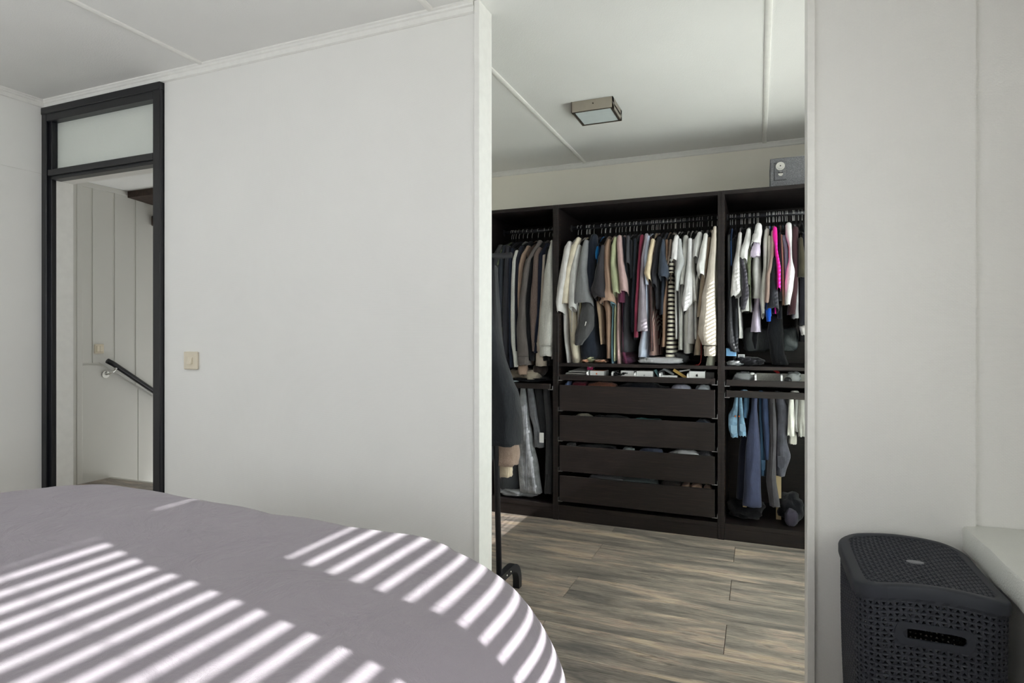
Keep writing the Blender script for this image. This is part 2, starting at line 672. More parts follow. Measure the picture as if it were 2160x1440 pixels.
# ------------------------------------------------------------------ sill and windows
sill_mb = MB()
rings = []
for i in range(61):
    y = -1.18 + (2.054 + 1.18) * i / 60
    n1 = noise.noise((y * 9, 0, 3)) * 0.004 + noise.noise((y * 33, 5, 3)) * 0.002
    n2 = noise.noise((y * 11, 7, 9)) * 0.004
    rings.append([(0.80, y, 0.575), (0.535 + n2, y, 0.575), (0.529 + n2, y, 0.580), (0.528 + n1, y, 0.60), (0.528 + n1 * .5, y, 0.636 + n2 * .5),
                  (0.533 + n1, y, 0.6445 + n2 * .2), (0.56, y, 0.646), (0.80, y, 0.650)])
sill_mb.loft(rings)
sill = struct(sill_mb.build('trim_7', M['sill'], None, 'auto'), 'chipped off-white window sill above the laundry basket')


def window(name, label, y0, y1, z0, z1, posts, band=None):
    root = bpy.data.objects.new(name, None)
    COL.objects.link(root)
    struct(root, label)
    f = MB()
    f.box(XG - 0.02, XG + 0.05, y0, y1, z0, z0 + 0.05)
    f.box(XG - 0.02, XG + 0.05, y0, y1, z1 - 0.05, z1)
    f.box(XG - 0.02, XG + 0.05, y0, y0 + 0.05, z0, z1)
    f.box(XG - 0.02, XG + 0.05, y1 - 0.05, y1, z0, z1)
    f.build('window_frame', M['trim'], root)
    for a, b in posts:
        MB().box(XG - 0.02, XG + 0.05, a, b, z0 + 0.05, z1 - 0.05, 0.004).build('window_post', M['trim'], root)
    if band:
        MB().box(XG - 0.015, XG + 0.045, *band, 0.004).build('vent_panel', M['trim'], root)
    edges = [y0 + 0.05] + [e for p in posts for e in p] + [y1 - 0.05]
    for a, b in zip(edges[::2], edges[1::2]):
        if b - a < 0.01: continue
        MB().box(XG + 0.018, XG + 0.024, a, b, z0 + 0.05, z1 - 0.05).build('pane', M['glass'], root)
    return root


# the head of the glass sits where the last stripe on the bed ends
window('window_1', 'white framed bedroom window', -1.18, 2.056, 0.65, 2.25, [(0.505, 0.685), (1.12, 2.004)], None)  # wide second post added to keep window light off the partition
MB().box(XG - 0.02, XG + 0.05, -1.13, 0.505, 2.075, 2.20, 0.004).build('top_rail', M['trim'], bpy.data.objects['window_1'])
MB().box(XG - 0.02, XG + 0.05, 0.685, 1.12, 2.128, 2.20, 0.004).build('top_rail', M['trim'], bpy.data.objects['window_1'])
MB().box(XG - 0.02, XG + 0.05, 0.685, 1.12, 1.775, 2.087, 0.004).build('vent_panel', M['trim'], bpy.data.objects['window_1'])
window('window_2', 'white framed closet window', 2.27, 3.60, 1.225, 2.22, [])
w2 = bpy.data.objects['window_2']
MB().box(XG - 0.02, XG + 0.05, 2.27, 3.60, 0.30, 0.34, 0.003).build('window_frame', M['trim'], w2)
MB().box(XG + 0.016, XG + 0.022, 2.27, 3.60, 0.34, 1.225).build('pane', M['milk'], w2, label='translucent lower pane added to light the closet')  # added pane, scatters sun and sky into the dim closet
# curved slat, shared by every blind
SLATS = {}


def blind(label, y0, y1, z0, z1, tilt=7, pitch=0.044, half=0.025):
    root = thing('venetian_blind', label, 'blind', 'white venetian blinds', (0.735, (y0 + y1) / 2, z1 + 0.03))
    key = (round(y1 - y0, 3), half)
    if key not in SLATS:
        pr = []
        for i in range(7):
            t = -1 + 2 * i / 6
            pr.append((t * half, 0.12 * half * (1 - t * t)))
        poly = pr + [(a, b - 0.0006) for a, b in reversed(pr)]
        SLATS[key] = MB().prism(poly, 'y', -(y1 - y0) / 2, (y1 - y0) / 2).mesh('slat', 'auto')
        SLATS[key].materials.append(M['slat'])
    n = int((z1 - z0) / pitch)
    for i in range(n):
        o = bpy.data.objects.new('slat', SLATS[key])
        COL.objects.link(o)
        o.parent = root
        o.location = (0, 0, -0.03 - 0.02 - i * pitch)
        o.rotation_euler = (0, radians(-tilt + (3.0 if (i * 7) % 5 == 0 else 0) - (2 if (i * 3) % 7 == 0 else 0)), 0)
    h = MB().box(-0.028, 0.028, -(y1 - y0) / 2, (y1 - y0) / 2, -0.03, 0.02, 0.003).build('head_rail', M['slat'], root)
    MB().box(-0.026, 0.026, -(y1 - y0) / 2, (y1 - y0) / 2, -0.05 - n * pitch, -0.05 - n * pitch + 0.018, 0.003).build('bottom_rail', M['slat'], root)
    for dy in (-0.36, 0.36):
        yy = dy * (y1 - y0)
        m = MB()
        for xx in (-0.0262, 0.0262):
            m.tube([(xx, yy, -0.02), (xx, yy, -0.05 - n * pitch)], 0.0012, 4)
        m.build('ladder_cord', M['slat'], root)
    return root


blind('white venetian blind of the bedroom window nearest the bed head', -1.13, 0.54, 0.68, 2.19, 3)
blind('white venetian blind of the bedroom window beside the partition', 0.64, 1.20, 0.68, 2.19, 2)
blind('white venetian blind of the closet window', 2.31, 3.57, 1.27, 2.17, 4, 0.0225, 0.0125)
# ground outside, far below the upper floor
struct(MB().box(1.2, 60, -50, 50, -3.0, -2.9).build('ground_outside', M['outside']), 'pavement below the windows')

# ------------------------------------------------------------------ stair hall behind the door
HX = -4.98
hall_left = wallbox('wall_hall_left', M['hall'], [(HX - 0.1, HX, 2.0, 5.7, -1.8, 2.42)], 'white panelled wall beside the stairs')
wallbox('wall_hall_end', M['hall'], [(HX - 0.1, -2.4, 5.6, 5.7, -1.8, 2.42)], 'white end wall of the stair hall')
wallbox('wall_hall_right', M['hall'], [(-2.5, -2.4, 4.4, 5.7, -1.8, 1.2), (-2.5, -2.4, 4.4, 5.7, 2.0, 2.42), (-2.5, -2.4, 5.22, 5.7, 1.2, 2.0), (-2.5, -2.4, 4.4, 4.98, 1.2, 2.0)],  # gap left in this unseen wall, added so sky lights the hall
        'white wall with an added opening that lights the hall')
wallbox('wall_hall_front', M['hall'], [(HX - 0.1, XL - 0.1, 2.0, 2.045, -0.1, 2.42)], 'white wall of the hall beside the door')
wallbox('ceiling_hall', M['ceil'], [(HX - 0.1, -2.6, 2.10, 5.7, 2.40, 2.5), (-2.6, -2.4, 4.4, 5.7, 2.40, 2.5)], 'white ceiling of the stair hall')
# wall boards above the handrail: one object each
edges = [3.135, 3.222, 3.402, 3.585, 3.765, 3.95, 4.14, 4.33]


def dado_z(y):           # top of the plain lower panel: level, then down with the stairs
    return 0.955 if y < 3.27 else 0.955 - (y - 3.27) * 0.66


for a, b in zip(edges[:-1], edges[1:]):
    a, b = a + 0.001, b - 0.001
    poly = [(a, dado_z(a)), (b, dado_z(b)), (b, 2.36), (a, 2.36)]
    if a < 3.27 < b:
        poly.insert(1, (3.27, dado_z(3.26)))
    MB().prism(poly, 'x', HX, HX + 0.010).build('wall_board', M['hall'], hall_left)
for y in edges[1:-1]:
    MB().prism([(y - 0.008, dado_z(y)), (y + 0.008, dado_z(y)), (y + 0.008, 2.36), (y - 0.008, 2.36)], 'x', HX + 0.008, HX + 0.016).build('batten', M['hall'], hall_left)
low = [(2.2, -1.6), (5.5, -1.6), (5.5, dado_z(5.5) - .02), (3.27, 0.935), (2.2, 0.935)]
MB().prism([(3.115, -0.3), (3.595, -0.3), (3.595, dado_z(3.595) - .02), (3.27, 0.935), (3.115, 0.935)], 'x', HX, HX + 0.014).build('stair_panel', M['hall'], hall_left)
MB().prism([(3.601, -1.3), (4.3, -1.3), (4.3, dado_z(4.3) - .02), (3.601, dado_z(3.601) - .02)], 'x', HX, HX + 0.014).build('stair_panel', M['hall'], hall_left)
MB().box(HX, HX + 0.02, 2.2, 3.11, 0, 2.40, 0.003).build('wall_board', M['hall'], hall_left)
MB().box(HX, HX + 0.026, 3.085, 3.13, 0, 2.40, 0.004).build('batten', M['hall'], hall_left)
MB().box(HX + 0.001, HX + 0.02, 3.13, 4.3, 2.36, 2.40, 0.003).build('ceiling_moulding', M['hall'], hall_left)
struct(MB().box(HX + 0.0, XL - 0.1, 3.345, 3.372, -0.25, 0.004, 0.004).build('trim_8', M['hall']), 'white edge board at the top of the stairs')
# stair treads going down behind the edge
for i in range(5):
    y0 = 3.372 + 0.22 * i
    struct(MB().box(HX + 0.015, -3.7, y0, y0 + 0.24, -0.19 * (i + 1) - 0.04, -0.19 * (i + 1), 0.004).build('stair_tread', M['floor']), 'grey brown stair tread')
# upper stair string seen as a dark timber wedge
MB().prism([(3.49, 2.355), (3.49, 2.285), (4.6, 2.285), (4.6, 2.399), (3.62, 2.399)], 'x', HX + 0.02, -3.9)
ub = tag(MB().prism([(3.50, 2.398), (3.50, 2.345), (4.5, 2.26), (4.5, 2.398)], 'x', HX + 0.021, HX + 0.55).build('stair_beam', M['brownwood']),
         'dark brown timber beam under the hall ceiling above the handrail', 'beam')
tag(MB().box(HX + 0.014, HX + 0.07, 3.72, 3.82, 2.143, 2.23, 0.004).box(HX + 0.06, HX + 0.075, 3.715, 3.825, 2.15, 2.222, 0.002).build('wall_bracket', M['brownwood']),
    'small dark brown block on the hall wall below the beam', 'bracket')
# ceiling detector in the hall
x, y = -4.05, 2.93
sd = thing('smoke_detector', 'flat round white detector on the hall ceiling', 'detector', loc=(0, 0, 0))
MB().disc((x, y), 'z', 0.062, 2.374, 2.399, 32).build('housing', M['greytrim'], sd, 'auto')
MB().disc((x, y), 'z', 0.040, 2.366, 2.375, 32).build('cap', M['greytrim'], sd, 'auto')
settle(sd, (x, y, 2.40))

# handrail
hr = thing('handrail', 'black wooden handrail sloping down along the hall wall', 'handrail')
hp = [(HX + 0.075, 3.293 + 0.0, 0.968), (HX + 0.075, 3.34, 0.942), (HX + 0.075, 3.75, 0.650), (HX + 0.075, 4.4, 0.20)]
MB().tube(hp, 0.021, 12).build('rail', M['blackpaint'], hr, True)
br = MB().tube([(HX + 0.014, 3.315, 0.855), (HX + 0.05, 3.325, 0.858), (HX + 0.072, 3.355, 0.885), (HX + 0.075, 3.375, 0.912)], 0.007, 8)
br.build('bracket_arm', M['steel'], hr, True)
MB().disc((3.315, 0.855), 'x', 0.030, HX + 0.014, HX + 0.024, 24).build('wall_plate', M['steel'], hr, 'auto')
MB().box(HX + 0.062, HX + 0.088, 3.352, 3.402, 0.902, 0.912, 0.002).build('saddle', M['steel'], hr)
settle(hr, (HX, 3.3, 0.85))


def switch(label, face, horiz, z, w, h, axis, rock, mat, depth=0.014, double=False):
    t = thing('light_switch', label, 'switch')
    if axis == 'y':      # plate faces -y
        MB().box(horiz - w / 2, horiz + w / 2, face - depth, face - 0.0005, z - h / 2, z + h / 2, 0.004).build('plate', mat, t)
        rw, rh = rock
        MB().prism([(z - rh / 2, face - depth - 0.001), (z + rh / 2, face - depth - 0.001), (z + rh / 2, face - depth - 0.002), (z - rh / 2, face - depth - 0.009)][::-1], 'x', 0, 1)
        m = MB()
        pts = [(face - depth + 0.001, z - rh / 2), (face - depth + 0.001, z + rh / 2), (face - depth - 0.003, z + rh / 2), (face - depth - 0.010, z - rh / 2)]
        m.prism(pts, 'x', horiz - rw / 2 + 0.004, horiz + rw / 2 + 0.004).build('rocker', mat, t)
    else:                # plate faces +x
        MB().box(face + 0.0005, face + depth, horiz - w / 2, horiz + w / 2, z - h / 2, z + h / 2, 0.006).build('plate', mat, t)
        rw, rh = rock
        for s in (-1, 1):
            MB().box(face + depth - 0.001, face + depth + 0.006, horiz + s * rw / 4 - rw / 4 + 0.0006, horiz + s * rw / 4 + rw / 4 - 0.0006, z - rh / 2, z + rh / 2, 0.002).build('rocker', mat, t)
    settle(t, (face, horiz, z) if axis == 'x' else (horiz, face, z))
    return t


sx, sz = PX(406.5, 760, YP)
switch('cream light switch on the bedroom wall beside the black door frame', YP, sx, sz, 0.084, 0.083, 'y', (0.028, 0.029), M['cream_plastic'], 0.016)
switch('cream double light switch on the hall wall above the handrail', HX + 0.012, 3.262, 1.066, 0.078, 0.078, 'x', (0.05, 0.05), M['cream_plastic'])

# ------------------------------------------------------------------ black door frame with transom light
d1 = bpy.data.objects.new('door_1', None)
COL.objects.link(d1)
struct(d1, 'black painted door frame with frosted glass transom')
bp = M['blackpaint']
XI0, XI1 = -3.475, -2.690
MB().box(-3.538, -3.497, 2.022, 2.060, 0, 2.386, 0.003).box(-3.538, XI0, 2.036, 2.060, 0, 2.35, 0.002).build('jamb', bp, d1)
MB().box(XI1, -2.640, 2.022, 2.095, 0, 2.386, 0.003).build('jamb', bp, d1)
MB().box(-3.537, -2.638, 2.018, 2.075, 2.350, 2.388, 0.003).build('head', bp, d1)
MB().box(-3.50, -2.69, 2.024, 2.075, 2.312, 2.352, 0.002).build('head', bp, d1)
MB().box(-3.49, -2.69, 2.024, 2.085, 2.022, 2.055, 0.003).box(-3.49, -2.69, 2.036, 2.085, 2.004, 2.024, 0.002).build('transom_bar', bp, d1)
MB().box(XI0 - 0.02, XI0, 2.06, 2.085, 2.05, 2.32, 0.001).build('glazing_bead', bp, d1)
MB().box(XI0 - 0.01, XI1 + 0.01, 2.066, 2.072, 2.045, 2.325).build('pane', M['frost'], d1, label='frosted glass pane')
MB().box(-3.6, XI0, 2.060, 2.146, 0, 2.004, 0.001).build('lining', M['trim'], d1)
MB().box(-2.69, -2.64, 2.095, 2.146, 0, 2.004, 0.001).build('lining', M['trim'], d1)
MB().box(-3.6, -2.64, 2.085, 2.146, 2.004, 2.02, 0.001).build('lining', M['trim'], d1)
# ------------------------------------------------------------------ wardrobe
YF = 3.670               # front edge of the frames
YR = 3.960               # clothes rail
ZR = 1.905
T = 0.0185
DK = M['dark']


def wardrobe(label, x0, x1):
    w = thing('wardrobe_frame', label, 'wardrobe', 'black brown wardrobe frames')
    MB().box(x0, x0 + T, YF, YC - 0.012, 0, 2.01, 0.001).build('side_panel', DK, w)
    MB().box(x1 - T, x1, YF, YC - 0.012, 0, 2.01, 0.001).build('side_panel', DK, w)
    a, b = x0 + T + 0.0002, x1 - T - 0.0002
    MB().box(a, b, YF + 0.001, YC - 0.02, 1.987, 2.01, 0.001).build('top_panel', DK, w)
    MB().box(a, b, YF + 0.001, YC - 0.02, 0.072, 0.097, 0.001).build('bottom_panel', DK, w)
    MB().box(a, b, YF + 0.006, YF + 0.022, 0.0, 0.0715, 0.001).build('plinth', DK, w)
    MB().box(a, b, YC - 0.02, YC - 0.012, 0.0, 2.01).build('back_panel', DK, w)
    rail = MB().tube([(a, YR, ZR), (b, YR, ZR)], 0.0125, 12).build('clothes_rail', M['rail'], w, True)
    for xx in (a + 0.004, b - 0.004):
        MB().tube([(xx - 0.004, YR, ZR), (xx + 0.004, YR, ZR)], 0.021, 14).build('rail_holder', M['rail'], rail, 'auto')
    # little brass sleeves in the peg holes of both sides
    m = MB()
    for xx, s in ((a, 1), (b, -1)):
        for yy in (YF + 0.037, YC - 0.06):
            for k in range(56):
                z = 0.16 + 0.032 * k
                m.box(xx, xx + s * 0.0008, yy - 0.002, yy + 0.002, z - 0.002, z + 0.002)
    o = m.build('peg_sleeves', mat_plain('brass', (196, 150, 100), 0.4, 0.5, 0.6), w, label='rows of tiny brass peg sleeves')
    o['kind'] = 'stuff'
    return w, a, b


WL, LA, LB = wardrobe('left black brown wardrobe bay with long jumpers above grey jeans', -1.70, -1.20)
WM, MA, MB_ = wardrobe('wide middle black brown wardrobe bay with four drawers', -1.20, -0.20)
WR, RA, RB = wardrobe('right black brown wardrobe bay with tops above blue jeans', -0.20, 0.55)


def shelf(w, a, b, z, t=0.02):
    return MB().box(a, b, YF + 0.004, YC - 0.03, z - t, z, 0.001).build('shelf', DK, w)


shelf(WM, MA, MB_, 1.000)
shelf(WR, RA, RB, 1.000)
steel2 = mat_plain('slide_steel', (170, 170, 172), 0.35, 0.5, 0.9)


def slides(parent, a, b, x0, x1, z):
    for s, (p, q) in enumerate(((a, x0 + 0.018), (x1 - 0.018, b))):
        m = MB().box(p + 0.001, q - 0.001, YF - 0.008, YF + 0.45, z - 0.004, z, 0)
        m.box((p if s == 0 else q) - (0 if s == 0 else .002), (p if s == 0 else q) + (0.002 if s == 0 else 0), YF - 0.008, YF + 0.45, z - 0.004, z + 0.022)
        m.build('slide', steel2, parent)


def drawer(w, a, b, ztop, h, y=3.653, body=0.13, name='drawer'):
    x0, x1 = a + 0.012, b - 0.014
    front = MB().box(x0, x1, y, y + 0.018, ztop - h, ztop, 0.0012).build(name, DK, w)
    m = MB()
    m.box(x0 + 0.012, x0 + 0.024, y + 0.0182, y + 0.52, ztop - h + 0.01, ztop - h + body, 0)
    m.box(x1 - 0.024, x1 - 0.012, y + 0.0182, y + 0.52, ztop - h + 0.01, ztop - h + body, 0)
    m.box(x0 + 0.012, x1 - 0.012, y + 0.508, y + 0.52, ztop - h + 0.01, ztop - h + body, 0)
    m.box(x0 + 0.024, x1 - 0.024, y + 0.0182, y + 0.508, ztop - h + 0.012, ztop - h + 0.018, 0)
    m.build('drawer_box', DK, front)
    slides(front, a, b, x0, x1, ztop - h - 0.001)
    return front


for zt in (0.862, 0.671, 0.479, 0.288):
    drawer(WM, MA, MB_, zt, 0.162)
tray_m = drawer(WM, MA, MB_, 0.928, 0.034, 3.656, 0.034, 'pull_out_tray')
tray_r = drawer(WR, RA, RB, 0.923, 0.034, 3.656, 0.034, 'pull_out_tray')
hang_r = drawer(WR, RA, RB, 0.862, 0.038, 3.656, 0.02, 'trouser_hanger')
hang_l = drawer(WL, LA, LB, 0.866, 0.034, 3.656, 0.02, 'trouser_hanger')
for hg, a, b, z in ((hang_r, RA, RB, 0.835), (hang_l, LA, LB, 0.84)):
    for k in range(4):
        MB().tube([(a + 0.03, 3.72 + 0.11 * k, z), (b - 0.03, 3.72 + 0.11 * k, z)], 0.006, 8).build('trouser_bar', M['rail'], hg, True)
# felt lining and dividers in the trays
for tr, w, us, zt in ((tray_m, (MA, MB_), (1239, 1291.5, 1339, 1392, 1450.5), 0.953), (tray_r, (RA, RB), (1593.5, 1648.5), 0.957)):
    x0, x1 = w[0] + 0.03, w[1] - 0.03
    yb = 3.80 if tr is tray_r else 3.86
    z0 = 0.902 if tr is tray_r else 0.907
    if tr is tray_r:
        poly = [(x0 + 0.0, z0), (x1, z0), (x1, zt - 0.02), (x1 - 0.02, zt), (x0 + 0.05, zt), (x0 + 0.03, zt - 0.006), (x0 + 0.016, zt - 0.02)]
        MB().prism(poly, 'y', yb, yb + 0.006).build('tray_insert', M['felt'], tr)
    for u in us:
        x, _ = PX(u, 790, 3.69)
        poly = [(3.685, z0), (yb, z0), (yb, zt), (3.70, zt), (3.688, zt - 0.006), (3.685, zt - 0.015)]
        MB().prism(poly, 'x', x - 0.004, x + 0.006).build('tray_divider', M['white_plastic'], tr)

for w, x in ((WL, -1.45), (WM, -0.7), (WR, 0.17)):
    settle(w, (x, 3.95, 0))

# ------------------------------------------------------------------ ceiling lamp
lamp = thing('ceiling_lamp', 'square satin nickel ceiling lamp with an opal glass panel', 'lamp')
lx0, lx1, ly0, ly1, lz0, lz1 = -0.932, -0.706, 3.118, 3.344, 2.373, 2.4295
fm = MB()
fm.box(lx0, lx1, ly0, ly0 + 0.004, lz0, lz1, 0.001)
fm.box(lx0, lx1, ly1 - 0.004, ly1, lz0, lz1, 0.001)
for xa, xb in ((lx0, lx0 + 0.004), (lx1 - 0.004, lx1)):
    fm.box(xa, xb, ly0, ly1, lz0, lz0 + 0.018)
    fm.box(xa, xb, ly0, ly1, lz0 + 0.030, lz1)
    fm.box(xa, xb, ly0, ly0 + 0.03, lz0, lz1)
    fm.box(xa, xb, ly1 - 0.03, ly1, lz0, lz1)
fm.build('lamp_housing', M['nickel'], lamp)
MB().box(lx0 + 0.006, lx1 - 0.006, ly0 + 0.006, ly1 - 0.006, lz0 + 0.012, lz1, 0).build('inner_box', M['black'], lamp)
rm = MB()
r_ = 0.016
rm.box(lx0 + .004, lx1 - .004, ly0 + .004, ly0 + r_, lz0 + .0005, lz0 + .006)
rm.box(lx0 + .004, lx1 - .004, ly1 - r_, ly1 - .004, lz0 + .0005, lz0 + .006)
rm.box(lx0 + .004, lx0 + r_, ly0 + r_, ly1 - r_, lz0 + .0005, lz0 + .006)
rm.box(lx1 - r_, lx1 - .004, ly0 + r_, ly1 - r_, lz0 + .0005, lz0 + .006)
rm.build('rim', M['nickeldark'], lamp)
MB().box(lx0 + r_, lx1 - r_, ly0 + r_, ly1 - r_, lz0 + 0.002, lz0 + 0.006).build('glass_panel', M['opal'], lamp)
MB().disc((-0.812, 2.407), 'y', 0.004, ly0 - 0.003, ly0, 12).build('screw', M['nickeldark'], lamp, 'auto')
settle(lamp, (-0.819, 3.231, CEIL))

# ------------------------------------------------------------------ safe on the wardrobe
m_, nt_, b_ = base_mat('grey_hammered_paint', (90, 92, 95), 0.45, 0.5, 0.1)
vor = N(nt_, 'ShaderNodeTexVoronoi')
vor.inputs['Scale'].default_value = 210
nt_.links.new(coords(nt_), vor.inputs['Vector'])
nt_.links.new(ramp(nt_, vor.outputs['Distance'], [(0.0, (74, 76, 80)), (0.7, (122, 123, 126))]), b_.inputs['Base Color'])
bump(nt_, b_, vor.outputs['Distance'], 0.8, 0.002)
safe = thing('safe_box', 'grey hammered metal safe on top of the wardrobe', 'safe')
SYF = 3.72
sx0, sz1 = 0.061, 2.178
MB().box(sx0, sx0 + 0.36, SYF, SYF + 0.27, 2.0105, sz1, 0.004).build('body', m_, safe)
cx_, cz_ = PX(1646.3, 361.5, SYF)
pw, ph = 0.0335, 0.0515
fr = [(cx_ - pw, cz_ - ph), (cx_ + pw, cz_ - ph), (cx_ + pw, cz_ + ph), (cx_ - pw, cz_ + ph)]
bv = MB().loft([[(a, SYF - 0.0002, b) for a, b in fr], [(cx_ + (a - cx_) * 0.87, SYF - 0.008, cz_ + (b - cz_) * 0.92) for a, b in fr]], False, True)
bv.build('lock_plate', m_, safe)
dx, dz = PX(1646.0, 350.5, SYF - .01)
MB().disc((dx, dz), 'y', 0.0235, SYF - 0.014, SYF - 0.008, 28).disc((dx, dz), 'y', 0.0165, SYF - 0.022, SYF - 0.014, 24).build('lock_dial', M['steel'], safe, 'auto')
MB().disc((dx, dz), 'y', 0.0035, SYF - 0.0235, SYF - 0.022, 10).build('keyhole', M['black'], safe)
dx, dz = PX(1646.5, 367, SYF - .01)
MB().disc((dx, dz), 'y', 0.0125, SYF - 0.016, SYF - 0.008, 20).build('latch_knob', M['steel'], safe, 'auto')
MB().box(dx - 0.012, dx + 0.013, SYF - 0.0185, SYF - 0.0162, dz + 0.004, dz + 0.009).build('latch_slot', M['black'], safe)
settle(safe, (0.24, 3.85, 2.01))
pap = MB()
pap.loft([[(0.115, 3.74, 2.1795), (0.30, 3.73, 2.1795), (0.31, 3.93, 2.1795), (0.12, 3.94, 2.1795)],
          [(0.115, 3.74, 2.1825), (0.30, 3.73, 2.1825), (0.31, 3.93, 2.1825), (0.12, 3.94, 2.1825)]])
tag(pap.build('paper_sheet', M['white_plastic']), 'white paper lying on the grey safe', 'paper')

# ------------------------------------------------------------------ clothes rack behind the partition edge
rk = thing('clothes_rack', 'black tubular clothes rack just behind the partition edge', 'clothes rack')
RKY = 2.42


def foot(x):
    pts = []
    L, R_, zt = 0.20, 0.085, 0.118
    for k in range(9):
        a = pi - (pi / 2) * k / 8
        pts.append((x, RKY - L + R_ + R_ * cos(a), zt - R_ + R_ * sin(a)))
    pts = [(x, RKY - L, 0.001)] + pts
    q = [(x, RKY + (RKY - p[1]), p[2]) for p in reversed(pts)]
    return pts + q


def foot_mesh(x):
    pts = foot(x)
    rings = []
    for i, p in enumerate(pts):
        a, b = Vector(pts[max(0, i - 1)]), Vector(pts[min(len(pts) - 1, i + 1)])
        d = (b - a).normalized()
        nn = Vector((1, 0, 0)).cross(d)
        s = [(-.0155, -.0165), (.0155, -.0165), (.0155, .0165), (-.0155, .0165)]
        rings.append([tuple(Vector(p) + Vector((u_, 0, 0)) + nn * v_) for u_, v_ in s])
    return MB().loft(rings)


for x in (-1.045, -2.05):
    ft = foot_mesh(x).build('foot', M['rackmetal'], rk, 'auto')
    for yy in (2.455, 2.50):
        MB().tube([(x + 0.0155, yy, 0.118), (x + 0.0185, yy, 0.118)], 0.005, 10).build('rivet', M['steel'], ft, True)
MB().tube([(-1.05, RKY, 0.10), (-1.085, RKY, 1.52)], 0.0125, 12).build('upright_pole', M['rackmetal'], rk, True)
MB().tube([(-2.05, RKY, 0.10), (-2.02, RKY, 1.52)], 0.0125, 12).build('upright_pole', M['rackmetal'], rk, True)
MB().tube([(-0.99, RKY, 1.525), (-2.12, RKY, 1.525)], 0.0125, 12).build('hanging_rail', M['rackmetal'], rk, True)
settle(rk, (-1.55, RKY, 0))

# ------------------------------------------------------------------ bed and duvet
bed = thing('bed', 'box spring bed under a lavender grey duvet', 'bed')
MB().box(-2.26, -0.52, -1.2, 1.14, 0.10, 0.34, 0.02).build('bed_base', mat_cloth('bed_base_fabric', (96, 92, 96)), bed)
MB().box(-2.26, -0.52, -1.2, 1.14, 0.342, 0.60, 0.03).build('mattress', mat_cloth('mattress_ticking', (225, 223, 220)), bed)
for xx in (-2.18, -0.60):
    for yy in (-1.1, 1.05):
        MB().tube([(xx, yy, 0.0), (xx, yy, 0.10)], 0.025, 12).build('leg', M['black'], bed, True)
MB().box(-2.36, -0.42, -1.29, -1.22, 0.05, 0.9, 0.02).build('headboard', MATS['bed_base_fabric'], bed)
settle(bed, (-1.39, 0, 0))


def mat_duvet():
    m, nt, b = base_mat('lavender_cotton', (168, 158, 166), 0.85, 0.12)
    v = coords(nt)
    f = noise_tex(nt, v, 700, 2)
    f0 = noise_tex(nt, v, 3, 3)
    c = ramp(nt, f0, [(0.3, (153, 145, 153)), (0.7, (158, 150, 158))])
    nt.links.new(c, b.inputs['Base Color'])
    b.inputs['Sheen Weight'].default_value = 0.2
    w1 = noise_tex(nt, coords(nt, (1, 1, 1)), 5.5, 5, 0.6, 1.2)
    mx = N(nt, 'ShaderNodeMath', operation='MULTIPLY_ADD')
    nt.links.new(w1, mx.inputs[0])
    mx.inputs[1].default_value = 14.0
    nt.links.new(f, mx.inputs[2])
    bump(nt, b, mx.outputs[0], 0.6, 0.0018)
    return m


